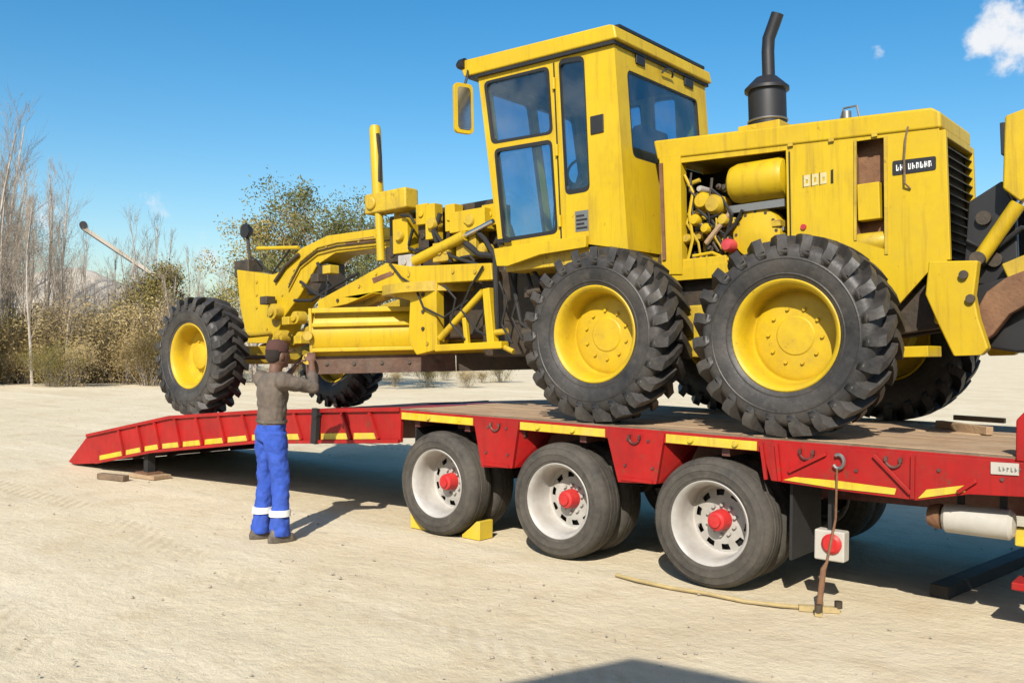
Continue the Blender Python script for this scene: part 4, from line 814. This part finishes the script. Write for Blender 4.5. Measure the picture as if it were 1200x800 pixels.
for pts_ in [[(802, 205), (812, 225), (808, 250), (812, 280), (805, 310)], [(834, 222), (846, 232), (858, 252), (850, 280)], [(818, 246), (830, 256), (842, 252)], [(870, 246), (862, 262), (850, 275), (846, 300)], [(812, 300), (835, 296), (855, 305)]]:
    mb = MB(); mb.tube([px(u, v, .90+.02*(i % 2)) for i, (u, v) in enumerate(pts_)], .013, 6); G('engine_pipe', mb, random.choice(['yellow', 'black_matte', 'yellow']), eng)
mb = MB(); a_, b_ = px(800, 300, .90), px(850, 312, .90); mb.box((a_[0], .88, b_[2]-.05), (b_[0]+.02, 1.0, a_[2]-.03)); G('engine_bracket', mb, 'yellow', eng, bevel=.01)
re_ = random.Random(21)
for i in range(34):
    u = re_.uniform(802, 850) if i < 24 else re_.uniform(850, 918); v = re_.uniform(214, 305) if i < 24 else re_.uniform(250, 275); c0 = px(u, v, re_.uniform(.94, 1.06)); r_ = re_.uniform(.015, .05); mb = MB()
    if i % 3 == 0: mb.box((c0[0]-r_, c0[1]-.03, c0[2]-r_*.7), (c0[0]+r_, c0[1]+.12, c0[2]+r_*.7))
    elif i % 3 == 1: mb.lathe([(.001, -.03), (r_*.5, -.03), (r_*.55, -.01), (r_, -.008), (r_, .1)], 12, c0)
    else: mb.cyl((c0[0]-r_*1.6, c0[1], c0[2]-.01), (c0[0]+r_*1.6, c0[1], c0[2]+.015), r_*.55, 10)
    G('engine_part', mb, re_.choice(['yellow_worn', 'yellow_worn', 'grease_and_shade', 'grease_and_shade', 'steel']), eng, bevel=.004)
for i in range(9):
    u = re_.uniform(800, 845); v = re_.uniform(200, 250); mb = MB(); Yp = re_.uniform(.90, .95)
    mb.tube([px(u, v, Yp), px(u+re_.uniform(-6, 10), v+re_.uniform(14, 24), Yp-.015), px(u+re_.uniform(0, 22), v+re_.uniform(30, 44), Yp), px(u+re_.uniform(5, 35), v+re_.uniform(50, 70), Yp+.03)], re_.uniform(.007, .013), 6); G('engine_hose', mb, re_.choice(['black_matte', 'grease_and_shade', 'yellow_worn']), eng)
# exhaust
ex = L(899, 120, YC)[0]; zb_ = L(899, 150, YC)[1]; zc = L(899, 104, YC)[1]; zt_ = L(903, 38, YC)[1]
mb = MB(); mb.lathe([(.001, -.10), (.150, -.10), (.155, 0), (.155, zc-zb_-.03), (.182, zc-zb_-.025), (.182, zc-zb_), (.09, zc-zb_+.09), (.06, zc-zb_+.1)], 36, (ex, YC, zb_), 'Z'); exh = G('exhaust', mb, 'black')
mb = MB(); mb.tube([(ex+.02, YC, zc+.05), (ex+.02, YC, zt_-.16), (ex+.03, YC, zt_-.05), (ex+.08, YC, zt_+.06), (ex+.115, YC, zt_+.14)], .052, 18, cap=False); mb.tube([(ex+.02, YC, zc+.05), (ex+.02, YC, zt_-.16), (ex+.03, YC, zt_-.05), (ex+.08, YC, zt_+.06), (ex+.115, YC, zt_+.14)], .045, 18, cap=False); G('stack', mb, 'black', exh)
mb = MB(); mb.tube([(ex+.157*math.cos(a), YC+.157*math.sin(a), zb_+.05) for a in np.linspace(0, 2*math.pi, 33)], .010, 6, cap=False); G('muffler_clamp', mb, 'steel', exh)
mb = MB(); mb.box((ex-.14, YC-.28, zb_-.10), (ex+.22, YC+.28, zb_-.02)); G('exhaust_base', mb, 'yellow', exh, bevel=.01)
p_ = L(992, 131, 1.1); mb = MB(); mb.cyl((p_[0], 1.1, p_[1]-.10), (p_[0], 1.1, p_[1]), .035, 12); mb.tube([(p_[0]-.05, 1.1, p_[1]-.06), (p_[0]-.02, 1.1, p_[1]+.03), (p_[0]+.08, 1.1, p_[1]+.03), (p_[0]+.10, 1.1, p_[1]-.08)], .01, 6); G('radiator_cap', mb, 'steel')
# ---- rear bracket and ripper
brk = [(1088, 306), (1146, 305), (1141, 345), (1146, 372), (1158, 408), (1150, 416), (1117, 417), (1100, 382), (1084, 345)]
for y0, y1 in ((.72, .82), (2*YC-.82, 2*YC-.72)):
    mb = MB(); mb.prism([L(u, v, .72) for u, v in brk], y0, y1); G('ripper_bracket', mb, 'yellow', bevel=.012)
mb = MB(); p_, q_ = L(1090, 312, .8), L(1140, 360, .8); mb.box((p_[0], .83, q_[1]-.1), (q_[0]-.1, 2*YC-.83, p_[1]-.02)); G('rear_bumper', mb, 'yellow_worn', bevel=.02)
mb = MB(); mb.cyl((L(1130, 322, .72)[0], .71, L(1130, 322, .72)[1]), (L(1130, 322, .72)[0], .69, L(1130, 322, .72)[1]), .03, 12); mb.cyl((L(1138, 350, .72)[0], .71, L(1138, 350, .72)[1]), (L(1138, 350, .72)[0], .69, L(1138, 350, .72)[1]), .03, 12); G('bracket_pin', mb, 'grease_and_shade')
rip = MB(); rip.prism([(1.72, .95), (1.80, .55), (2.05, .50), (2.75, .52), (2.95, .60), (2.95, .80), (2.70, .92), (2.0, 1.02)], 1.0, 1.66); rip = G('ripper', rip, 'black', bevel=.02)
mb = MB(); mb.prism([(1.70, 1.0), (1.76, 1.58), (1.98, 1.70), (2.06, 1.5), (2.06, .95)], 1.10, 1.16); G('ripper_tower', mb, 'black', rip, bevel=.012)
mb = MB(); mb.prism([(1.70, 1.0), (1.76, 1.58), (1.98, 1.70), (2.06, 1.5), (2.06, .95)], 1.44, 1.50); G('ripper_tower', mb, 'black', rip, bevel=.012)
for x_, z_ in ((1.86, 1.45), (1.92, 1.15)):
    mb = MB(); mb.cyl((x_, 1.06, z_), (x_, 1.54, z_), .05, 14); G('tower_pin', mb, 'grease_and_shade', rip)
mb = MB(); mb.tube([(1.75, 1.08, 1.3), (1.9, 1.04, 1.2), (2.1, 1.05, 1.35), (2.3, 1.06, 1.3)], .02, 8); G('hydraulic_hose', mb, 'black', rip)
mb = MB(); mb.bar((2.0, 1.02, 1.05), (2.55, 1.02, 1.25), .10, .12); G('ripper_arm', mb, 'yellow_worn', rip, bevel=.012)
for yy in (1.0, 1.54):
    a_, b_ = px(1150, 300, yy) if yy < 1.2 else None, None
    c0 = Vector(px(1148, 304, 1.0)); c1 = Vector(px(1212, 212, 1.0)); off = Vector((0, yy-1.0, 0)); mb = MB(); mb.cyl(c0+off, c0+(c1-c0)*.72+off, .052, 18); cy = G('ripper_cylinder', mb, 'yellow', rip)
    mb = MB(); mb.cyl(c0+(c1-c0)*.72+off, c1+(c1-c0)*.1+off, .028, 14); G('piston_rod', mb, 'chrome', rip)
    mb = MB(); mb.cyl(c0+off-Vector((0, .08, 0)), c0+off+Vector((0, .08, 0)), .05, 14); G('cylinder_pin', mb, 'grease_and_shade', rip)
    p_ = Vector(px(1181, 222, 1.0)); q_ = Vector(px(1180, 138, 1.0))
    mb = MB(); mb.prism([(p_.x-.02, p_.z), (q_.x+.0, q_.z), (q_.x+.35, q_.z+.08), (q_.x+.50, q_.z-.2), (p_.x+.38, p_.z+.02), (p_.x+.08, p_.z-.10)], yy-.07, yy+.07); G('ripper_link', mb, 'yellow', rip, bevel=.015)
    mb = MB(); mb.box((q_.x-.035, yy-.06, q_.z-.26), (q_.x-.003, yy+.06, q_.z-.04)); G('tail_lamp', mb, 'black', rip, bevel=.006)
for yy in (.92, 1.27, 1.62):                            # curved rusty shanks
    mb = MB(); mb.prism([L(u, v, .92) for u, v in [(1141, 388), (1144, 366), (1158, 342), (1180, 326), (1215, 312), (1262, 300), (1262, 345), (1215, 352), (1185, 368), (1166, 392), (1152, 402)]], yy-.05, yy+.05); G('ripper_shank', mb, 'rust', rip, bevel=.012)
mb = MB(); p_, q_ = L(1060, 406, .5), L(1090, 418, .5); mb.box((p_[0], .46, q_[1]), (q_[0], .78, p_[1])); G('rear_step', mb, 'yellow', bevel=.006)
# ---- front frame
YB = 1.10
fr = [L(u, v, YB) for u, v in [(277, 316), (320, 322), (330, 316), (352, 291), (383, 276), (440, 268), (500, 262), (575, 258), (590, 300), (560, 303), (500, 296), (440, 291), (392, 297), (372, 310), (352, 345), (330, 375), (322, 402), (290, 402), (281, 360)]]
mb = MB(); mb.prism(fr, YB, 2*YC-YB); ff = G('front_frame', mb, 'yellow', bevel=.014)
mb = MB(); p_ = [L(u, v, YB) for u, v in [(404, 282), (438, 277), (440, 283), (406, 288)]]; mb.prism(p_, YB-.004, YB+.001); G('frame_slot', mb, 'rust', ff)
fx = WF.x; fz = WF.z
mb = MB(); mb.prism([(fx-.16, fz-.10), (fx+.16, fz-.10), (fx+.14, fz+.12), (fx-.14, fz+.12)], .62, 2*YC-.62); mb.cyl((fx-.25, YC, fz+.05), (fx+.4, YC, fz+.05), .12, 18); ax_ = G('front_axle', mb, 'yellow_worn', bevel=.02)
for s in (1, -1):
    yy = YC-s*(YC-.46); mb = MB(); mb.prism([(fx-.12, fz-.22), (fx+.12, fz-.22), (fx+.1, fz+.34), (fx-.1, fz+.34)], yy-.05, yy+.07); mb.cyl((fx, yy-s*.2, fz), (fx, yy, fz), .13, 20); G('knuckle', mb, 'yellow_worn', ax_, bevel=.015)
    mb = MB(); mb.cyl((fx+.16, YC-s*.2, fz+.28), (fx+.14, yy, fz+.22), .035, 12); G('lean_rod', mb, 'yellow_worn', ax_)
mb = MB(); mb.cyl((fx+.24, .5, fz-.02), (fx+.24, 2*YC-.5, fz-.02), .028, 10); G('tie_rod', mb, 'grease_and_shade', ax_)
for (u, v, rr) in [(318, 365, .10), (345, 372, .08), (325, 395, .09), (350, 395, .07)]:      # nose castings
    c0 = px(u, v, .98); mb = MB(); mb.lathe([(.001, -.03), (rr*.55, -.025), (rr*.6, -.0), (rr*.95, .005), (rr, .03), (rr, .14)], 18, (c0[0], .98, c0[2])); G('nose_boss', mb, 'yellow_worn', ff)
for k, (u, v) in enumerate([(312, 352), (338, 376), (352, 398), (372, 326), (386, 316)]):
    c0 = px(u, v, .97); mb = MB(); mb.box((c0[0]-.07, .92, c0[2]-.05), (c0[0]+.07, 1.06, c0[2]+.05)); G('frame_lug', mb, 'grease_and_shade' if k in (0, 3) else 'yellow_worn', ff, bevel=.01)
mb = MB(); mb.tube([px(322, 330, YB-.03), px(334, 312, YB-.03), px(350, 298, YB-.03)], .022, 8); G('nose_shade_strip', mb, 'grease_and_shade', ff)  # dark strip standing in for the shading between nose and beam
mb = MB(); a_, b_ = px(283, 312, YC), px(300, 322, YC); mb.box((a_[0], YC-.12, b_[2]-.02), (b_[0], YC+.12, a_[2]+.06)); G('nose_cap', mb, 'grease_and_shade', ff, bevel=.02)
hc = px(290, 271, YC); mb = MB(); mb.lathe([(.001, .06), (.06, .05), (.092, .0), (.095, -.05), (.001, -.055)], 24, (hc[0], YC, hc[2])); hl = G('headlamp', mb, 'black', ff)
mb = MB(); mb.tube([(hc[0], YC, hc[2]-.08), (hc[0]+.02, YC, hc[2]-.22), (hc[0]+.10, YC, L(320, 318, YC)[1])], .022, 8); G('lamp_stalk', mb, 'grease_and_shade', ff)
mb = MB(); a_, b_ = px(302, 291, YC), px(350, 290, YC); mb.cyl(a_, b_, .024, 8); G('lamp_rail', mb, 'yellow', ff)
mb = MB(); mb.tube([px(292, 300, YC), px(303, 306, YC), px(318, 322, YC), px(345, 285, YC)], .014, 6); G('lamp_cable', mb, 'black_matte', ff)
# dark blocks hung under the arch: steering valve, hoses
mb = MB(); c0 = px(385, 320, YC); mb.box((c0[0]-.25, YC-.14, c0[2]-.26), (c0[0]+.15, YC+.14, c0[2]+.10)); G('steering_valve', mb, 'grease_and_shade', ff, bevel=.02)
for pts_ in [[(352, 330), (372, 345), (395, 352), (425, 345)], [(345, 352), (365, 352), (392, 335), (420, 320)], [(372, 308), (385, 335), (378, 360)]]:
    mb = MB(); mb.tube([px(u, v, 1.06) for u, v in pts_], .020, 8); G('hydraulic_hose', mb, 'black_matte', ff)
for k in range(3):                                      # steel lines clipped along the arch
    mb = MB(); mb.tube([px(u, v+3+k*4, YB-.015) for u, v in [(338, 330), (352, 303), (372, 287), (395, 281), (440, 276), (500, 270), (560, 266)]], .009, 6); G('hydraulic_line', mb, 'yellow_worn' if k != 1 else 'grease_and_shade', ff)
for u, v in [(345, 318), (382, 288), (420, 282), (300, 330), (300, 345), (300, 360), (312, 385), (292, 390), (330, 345), (470, 283), (520, 284)]:
    c0 = px(u, v, YB-.012); mb = MB(); mb.cyl(c0, (c0[0], YB+.001, c0[2]), .022, 8); G('frame_bolt', mb, 'grease_and_shade' if u % 2 else 'yellow_worn', ff)
# saddle with blade lift cylinder
YL = .80
ctr = px(438, 148, YL); cb = px(445, 300, YL)
mb = MB(); mb.tube([(ctr[0]+.02, YL, ctr[2]), (ctr[0]+.02, YL, ctr[2]-.04), (cb[0]-.01, YL, L(441, 232, YL)[1])], [.05, .062, .062], 18); lc = G('lift_cylinder', mb, 'yellow')
mb = MB(); mb.tube([(ctr[0]+.08, YL-.02, ctr[2]-.10), (ctr[0]+.115, YL-.02, ctr[2]-.35), (ctr[0]+.10, YL-.02, ctr[2]-.62)], .020, 8); G('cylinder_hose', mb, 'black_matte', lc)
s0, s1 = L(431, 229, YL), L(480, 244, YL); mb = MB(); mb.box((s0[0], YL-.06, s1[1]), (s1[0], YL+.14, s0[1])); mb.cyl((s0[0]+.12, YL-.09, (s0[1]+s1[1])/2), (s0[0]+.12, YL+.2, (s0[1]+s1[1])/2), .075, 16); G('lift_trunnion', mb, 'yellow_worn', lc, bevel=.025)
mb = MB(); mb.cyl((cb[0], YL, L(445, 250, YL)[1]), (cb[0]+.02, YL, cb[2]-.05), .045, 14); G('lift_rod', mb, 'yellow', lc)
mb = MB(); zf = L(445, 270, YL)[1]; mb.cyl((cb[0]+.05, 2*YC-YL, cb[2]-.1), (cb[0]+.05, 2*YC-YL, zf+.22), .06, 16); G('lift_cylinder', mb, 'yellow')
mb = MB(); mb.box((s0[0]+.22, YL+.16, L(445, 290, YL)[1]), (s0[0]+.48, 2*YC-YL-.1, L(445, 246, YL)[1])); sad = G('saddle', mb, 'yellow_worn', bevel=.03)
for k, (ua, va, ub, vb, y0, y1, m) in enumerate([(462, 258, 480, 296, .82, 1.0, 'yellow'), (486, 240, 500, 262, .86, 1.05, 'yellow'), (500, 240, 512, 280, .82, .95, 'yellow'), (520, 240, 532, 270, .86, 1.0, 'yellow'), (530, 250, 572, 268, .80, 1.05, 'yellow'), (536, 268, 560, 300, .82, 1.05, 'yellow_worn'), (512, 286, 530, 306, .78, .95, 'yellow_worn'), (560, 240, 580, 262, .9, 1.1, 'yellow'), (470, 300, 486, 316, .8, .95, 'white_paint'), (452, 290, 470, 306, .84, .98, 'grease_and_shade'), (484, 262, 497, 290, .92, 1.06, 'grease_and_shade')]):
    a_, b_ = L(ua, va, .85), L(ub, vb, .85); mb = MB(); mb.box((a_[0], y0, b_[1]), (b_[0], y1, a_[1])); mb.cyl(((a_[0]+b_[0])/2, y0-.02, (a_[1]+b_[1])/2), ((a_[0]+b_[0])/2, y0, (a_[1]+b_[1])/2), .035, 10); G('saddle_block', mb, m, sad, bevel=.035)
mb = MB(); mb.tube([px(516, 250, .84), px(508, 272, .82), px(512, 284, .84)], .026, 8); mb.tube([px(545, 284, .80), px(562, 298, .78), px(580, 300, .78)], .032, 8); mb.tube([px(484, 268, .84), px(478, 290, .84), px(500, 300, .84), px(530, 306, .8)], .018, 8); G('hydraulic_hose', mb, 'black_matte', sad)
mb = MB(); mb.tube([px(500, 256, .85), px(528, 300, .78), px(560, 310, .76)], .018, 8); mb.tube([px(552, 264, .85), px(568, 280, .78), px(580, 300, .76), px(583, 392, .76)], .025, 8); G('hydraulic_hose', mb, 'black_matte', sad)
mb = MB(); a_, b_ = L(456, 252, 1.02), L(584, 302, 1.02); mb.box((a_[0], 1.02, b_[1]), (b_[0], 1.09, a_[1]-.02)); G('saddle_backdrop', mb, 'grease_and_shade', sad, bevel=.01)  # added dark backdrop, puts shade into the gaps between the castings
mb = MB(); mb.cyl(px(486, 306, .78), px(545, 276, .78), .055, 16); cs = G('centre_shift_cylinder', mb, 'yellow', sad)
mb = MB(); mb.cyl(px(545, 276, .78), px(578, 259, .78), .026, 12); G('piston_rod', mb, 'chrome', sad)
for u, v in ((468, 276), (506, 262), (551, 258), (524, 292), (566, 292)):
    c0 = px(u, v, .80); mb = MB(); mb.lathe([(.001, -.03), (.05, -.028), (.062, -.01), (.062, .10)], 16, c0); G('pin_boss', mb, 'yellow_worn', sad)
for u0_, v0_, u1_, v1_ in ((470, 252, 486, 262), (488, 292, 500, 300), (540, 302, 556, 306)):
    mb = MB(); mb.tube([px(u0_, v0_, .78), px((u0_+u1_)/2+3, (v0_+v1_)/2-4, .76), px(u1_, v1_, .78)], .016, 8); G('hydraulic_hose', mb, 'black_matte', sad)
c0 = px(545, 360, 1.06); mb = MB(); mb.box((c0[0]-.62, 1.06, .80), (c0[0]+.55, 1.48, 1.62)); G('linkage_dark_block', mb, 'grease_and_shade', bevel=.03)  # added dark block that stands in for shade behind the linkage
# drawbar, circle, blade
YD = .74
arm = MB(); arm.prism([L(u, v, YD) for u, v in [(372, 352), (420, 326), (452, 308), (478, 312), (575, 308), (577, 328), (512, 332), (511, 345), (512, 410), (488, 416), (478, 400), (480, 352), (455, 345), (436, 344), (408, 356), (372, 364)]], YD, YD+.12)
db = G('drawbar', arm, 'yellow', bevel=.012)
mb = MB(); mb.prism([L(u, v, YD) for u, v in [(436, 326), (458, 318), (462, 322), (438, 332)]], YD-.004, YD+.001); G('drawbar_slot', mb, 'rust', db)
mb = MB(); a_, b_ = Vector(px(516, 396, YD)), Vector(px(566, 342, YD)); mb.cyl(a_, b_, .035, 12); G('side_shift_rod', mb, 'yellow', db)
mb = MB(); a_, b_ = Vector(px(514, 408, YD)), Vector(px(592, 404, YD)); mb.bar(a_, b_, .12, .07); mb.bar(px(572, 338, YD), px(578, 404, YD), .09, .085, up=(0, 1, 0)); mb.bar(px(545, 372, YD), px(548, 405, YD), .05, .05, up=(0, 1, 0)); G('blade_arm', mb, 'yellow', db, bevel=.01)
mb = MB(); a_, b_ = px(578, 390, YD), px(594, 388, YD); mb.cyl(a_, b_, .03, 10); mb.cyl(px(585, 404, YD), px(602, 412, YD), .025, 10); G('blade_tip_lug', mb, 'yellow_worn', db)
mb = MB(); mb.lathe([(.52, -.06), (.66, -.06), (.66, .04), (.52, .04), (.52, -.06)], 48, (L(520, 380, 1.27)[0], YC, L(520, 340, YC)[1]), 'Z'); G('circle_ring', mb, 'yellow_worn', db)
mb = MB(); mb.bar((fx+.3, YC, fz+.15), (L(520, 340, YC)[0]-.5, YC-.35, L(520, 340, YC)[1]), .12, .14); mb.bar((fx+.3, YC, fz+.15), (L(520, 340, YC)[0]-.5, YC+.35, L(520, 340, YC)[1]), .12, .14); G('drawbar_beam', mb, 'yellow_worn', db, bevel=.01)
for u, v in [(460, 318), (478, 322), (495, 345), (495, 365), (495, 385), (500, 402), (530, 318), (556, 318), (440, 320), (420, 335), (395, 352)]:
    c0 = px(u, v, YD-.014); mb = MB(); mb.cyl(c0, (c0[0], YD+.001, c0[2]), .020, 8); G('drawbar_bolt', mb, 'grease_and_shade' if u % 2 else 'yellow_worn', db)
for pts_ in [[(455, 306), (470, 325), (486, 335), (496, 360), (520, 372), (548, 352)], [(566, 312), (552, 335), (540, 362), (560, 388), (578, 396)], [(585, 330), (594, 352), (588, 380), (600, 402)], [(598, 322), (606, 350), (600, 372), (612, 398)], [(520, 334), (534, 350), (528, 378), (545, 398)]]:
    mb = MB(); mb.tube([px(u, v, YD-.03) for u, v in pts_], .012, 6); G('hydraulic_hose', mb, 'black_matte', db)
# moldboard: near end forward, far end back under the machine
pa = px(366, 362, .42); pb_ = px(366, 420, .42); far = px(636, 395, 1.95)
Adir = (Vector((far[0], far[1], 0))-Vector((pa[0], pa[1], 0))); LB = Adir.length; Adir.normalize(); Nrm = Vector((Adir.y, -Adir.x, 0))
if Nrm.y > 0: Nrm = -Nrm
H_ = pa[2]-pb_[2]; prof = []
for q in np.linspace(0, 1, 11): prof.append((.10*math.sin(q*math.pi)-.02*q, H_*q))
base = Vector((pa[0], pa[1], pb_[2]))
def swept(pr, l0, l1):
    mb = MB(); n = len(pr); vs = [base+Adir*l+Nrm*p_[0]+Vector((0, 0, p_[1])) for l in (l0, l1) for p_ in pr]
    return mb.add(vs, [(i, (i+1) % n, n+(i+1) % n, n+i) for i in range(n)]+[tuple(range(n))[::-1], tuple(range(n, 2*n))])
mo = G('moldboard', swept(prof+[(a-.03, z) for a, z in prof[::-1]], 0, LB), 'yellow')
for z0, z1 in ((H_*.90, H_*1.0), (H_*.62, H_*.70), (H_*.12, H_*.20)):
    G('slide_rail', swept([(.07, z0), (.125, z0), (.125, z1), (.07, z1)], .02, LB-.02), 'yellow', mo, bevel=.008)
G('end_bit', swept([(-.03, -.16), (.05, -.16), (.11, H_), (-.03, H_)], -.02, .015), 'yellow_worn', mo, bevel=.006)
ce_ = [(-.035, -.17), (-.005, -.17), (.02, .02), (-.012, .02)]
G('cutting_edge', swept(ce_, -.08, 1.55), 'blade_brown', mo); G('cutting_edge', swept(ce_, 1.56, LB), 'grease_and_shade', mo)  # inner length coloured dark in place of the machine's shade
for l in np.arange(.15, LB, .30):
    c0 = base+Adir*l+Nrm*.012+Vector((0, 0, -.06)); mb = MB(); mb.cyl(c0-Nrm*.02, c0+Nrm*.014, .02, 8); G('edge_bolt', mb, 'grease_and_shade', mo)
G('blade_bracket', swept([(.10, H_*.05), (.20, H_*.15), (.20, H_*.9), (.10, H_*1.02)], 1.35, 1.50), 'yellow', mo, bevel=.015)
c0 = base+Adir*-.02+Nrm*.1+Vector((0, 0, H_*.45)); mb = MB(); mb.cyl(c0, c0+Nrm*.05, .05, 12); G('blade_pin', mb, 'yellow_worn', mo)
mb = MB(); mb.cyl(c0+Vector((0, 0, -.25)), c0+Vector((0, 0, -.25))+Nrm*.06, .06, 12); G('blade_pin', mb, 'yellow_worn', mo)

# ================================================================== PERSON
PF = onZ(316, 632)
PR = thing('person', 'person in blue work trousers and dark grey top, arms raised, beside the trailer tail', 'person', (PF.x, PF.y, 0), (0, 0, -.12))
def remesh(o, vox, sm=6):
    m_ = o.modifiers.new('remesh', 'REMESH'); m_.mode = 'VOXEL'; m_.voxel_size = vox; m_.use_smooth_shade = True
    s_ = o.modifiers.new('smooth', 'SMOOTH'); s_.factor = .5; s_.iterations = sm
ctex = bpy.data.textures.new('folds', 'CLOUDS'); ctex.noise_scale = .085; ctex.noise_depth = 2
def folds(o, k):
    d_ = o.modifiers.new('folds', 'DISPLACE'); d_.texture = ctex; d_.strength = k; d_.mid_level = .5; d_.texture_coords = 'LOCAL'
def limb(mb, pts_, rs, n=14):
    mb.tube(pts_, rs, n)
    for p_, r_ in zip(pts_, rs): mb.ell(p_, (r_, r_, r_), 12, 8)
# local frame: +y is the way the person faces, x to the right
sh = [(-.185, .0, 1.385), (.185, .0, 1.385)]; el = [(-.27, .17, 1.26), (.27, .24, 1.33)]; wr = [(-.12, .27, 1.47), (.10, .33, 1.54)]
body = MB()
body.loft([((0, .035, 1.42), .055, .06), ((0, .03, 1.47), .052, .058), ((0, .045, 1.53), .055, .065)])
body.loft([((0, .06, 1.495), .045, .06), ((0, .06, 1.54), .066, .085), ((0, .058, 1.60), .075, .096), ((0, .052, 1.655), .074, .094), ((0, .045, 1.70), .055, .072), ((0, .042, 1.72), .02, .03)], 18)
body.ell((0, .155, 1.585), (.016, .022, .026), 8, 6); body.ell((0, .145, 1.612), (.013, .014, .03), 8, 6)
body.ell((0, .142, 1.548), (.026, .014, .009), 8, 6); body.ell((0, .13, 1.515), (.03, .025, .022), 8, 6)
for s in (-1, 1):
    body.ell((s*.076, .05, 1.59), (.010, .022, .033), 8, 6); body.ell((s*.03, .140, 1.618), (.024, .016, .009), 8, 6)
    i = 0 if s < 0 else 1
    limb(body, [sh[i], Vector(sh[i]).lerp(Vector(el[i]), .5), el[i], Vector(el[i]).lerp(Vector(wr[i]), .4), wr[i]], [.052, .046, .038, .040, .026])
    W = Vector(wr[i]); d = (W-Vector(el[i])).normalized(); sd_ = d.cross(Vector((0, 0, 1))).normalized(); nn_ = sd_.cross(d)
    body.loft([(W, .026, .018, sd_, nn_), (W+d*.04, .038, .017, sd_, nn_), (W+d*.085, .040, .014, sd_, nn_)], 12)
    for k, (off, ln) in enumerate([(-.03, .060), (-.010, .075), (.011, .070), (.031, .055)]):
        b0 = W+d*.085+sd_*off; b1 = b0+d*ln*.5-nn_*.010; b2 = b1+d*ln*.35-nn_*.028; body.tube([b0-d*.01, b0, b1, b2], [.010, .0095, .009, .007], 8); body.ell(b2, (.007, .007, .007), 6, 5)
    t0 = W+d*.03-sd_*s*.036; t1 = t0+d*.035-sd_*s*.022-nn_*.012; t2 = t1+d*.03-nn_*.012; body.tube([t0, t1, t2], [.012, .011, .008], 8); body.ell(t2, (.008, .008, .008), 6, 5)
body.loft([((0, .0, .95), .14, .095), ((0, .005, 1.10), .13, .09), ((0, .005, 1.25), .155, .10), ((0, .0, 1.36), .165, .09), ((0, .01, 1.43), .08, .06)])
hip = [(-.085, 0, .90), (.085, 0, .90)]; kn = [(-.105, .02, .50), (.10, .04, .50)]; an = [(-.12, -.02, .09), (.13, .02, .09)]
for i in (0, 1): limb(body, [hip[i], kn[i], an[i]], [.075, .05, .038])
bo = obj('body', body, 'skin', PR); remesh(bo, .0075, 3)
tr2 = MB(); tr2.loft([((0, 0, .86), .145, .115), ((0, -.01, .93), .158, .118), ((0, 0, 1.0), .150, .108), ((0, .0, 1.035), .146, .104)])
for i, s in ((0, -1), (1, 1)):
    h_, k_, a_ = Vector(hip[i]), Vector(kn[i]), Vector(an[i])
    tr2.loft([(h_+Vector((0, 0, .04)), .088, .105), (h_+Vector((0, 0, -.10)), .090, .098), (h_.lerp(k_, .6), .080, .086), (k_, .072, .078), (k_.lerp(a_, .35), .073, .080), (k_.lerp(a_, .7), .072, .080), (a_+Vector((0, .0, .03)), .076, .086), (a_+Vector((0, .005, -.045)), .078, .090)])
trs = obj('trousers', tr2, 'blue', PR); remesh(trs, .010, 4); folds(trs, .034)
for i in (0, 1):
    k_, a_ = Vector(kn[i]), Vector(an[i]); c0 = k_.lerp(a_, .55); c1 = k_.lerp(a_, .68)
    mb = MB(); mb.loft([(c0, .087, .095), (c1, .087, .096)], 24); obj('reflective_band', mb, 'reflective', PR)
mb = MB(); mb.loft([((0, 0, 1.020), .166, .124), ((0, 0, 1.045), .165, .123)], 28); obj('belt', mb, 'boot', PR)
shm = MB(); shm.loft([((0, .0, 1.0), .150, .112), ((0, .0, 1.06), .158, .118), ((0, .005, 1.15), .152, .114), ((0, .005, 1.26), .172, .120), ((0, .0, 1.35), .185, .112), ((0, .0, 1.415), .15, .085), ((0, .02, 1.455), .072, .072)])
for i in (0, 1):
    s0_, e0_, w0_ = Vector(sh[i]), Vector(el[i]), Vector(wr[i]); shm.tube([s0_, s0_.lerp(e0_, .5), e0_, e0_.lerp(w0_, .45), e0_.lerp(w0_, .55)], [.075, .066, .058, .054, .05], 14)
    for p_, r_ in ((s0_, .076), (e0_, .058)): shm.ell(p_, (r_, r_, r_), 12, 8)
so_ = obj('shirt', shm, 'shirt', PR); remesh(so_, .010, 4); folds(so_, .030)
for i, s in ((0, -1), (1, 1)):
    a_ = Vector(an[i]); mb = MB(); mb.loft([((a_.x, a_.y+.02, .002), .048, .13), ((a_.x, a_.y+.02, .03), .050, .132), ((a_.x, a_.y+.015, .06), .046, .118), ((a_.x, a_.y-.01, .09), .044, .075), ((a_.x, a_.y-.02, .14), .045, .055)], 20); obj('boot', mb, 'boot', PR)
mb = MB(); mb.loft([((0, .045, 1.635), .082, .102), ((0, .045, 1.67), .084, .104), ((0, .040, 1.71), .072, .09), ((0, .036, 1.735), .045, .055), ((0, .035, 1.742), .008, .01)], 24); mb.loft([((0, .15, 1.640), .062, .07), ((0, .155, 1.650), .060, .068)], 20); obj('cap', mb, 'cap', PR)
mb = MB(); mb.loft([((0, .012, 1.535), .045, .04), ((0, .012, 1.56), .068, .062), ((0, .014, 1.60), .0785, .072), ((0, .018, 1.65), .079, .078)], 20); obj('hair', mb, 'hair', PR)
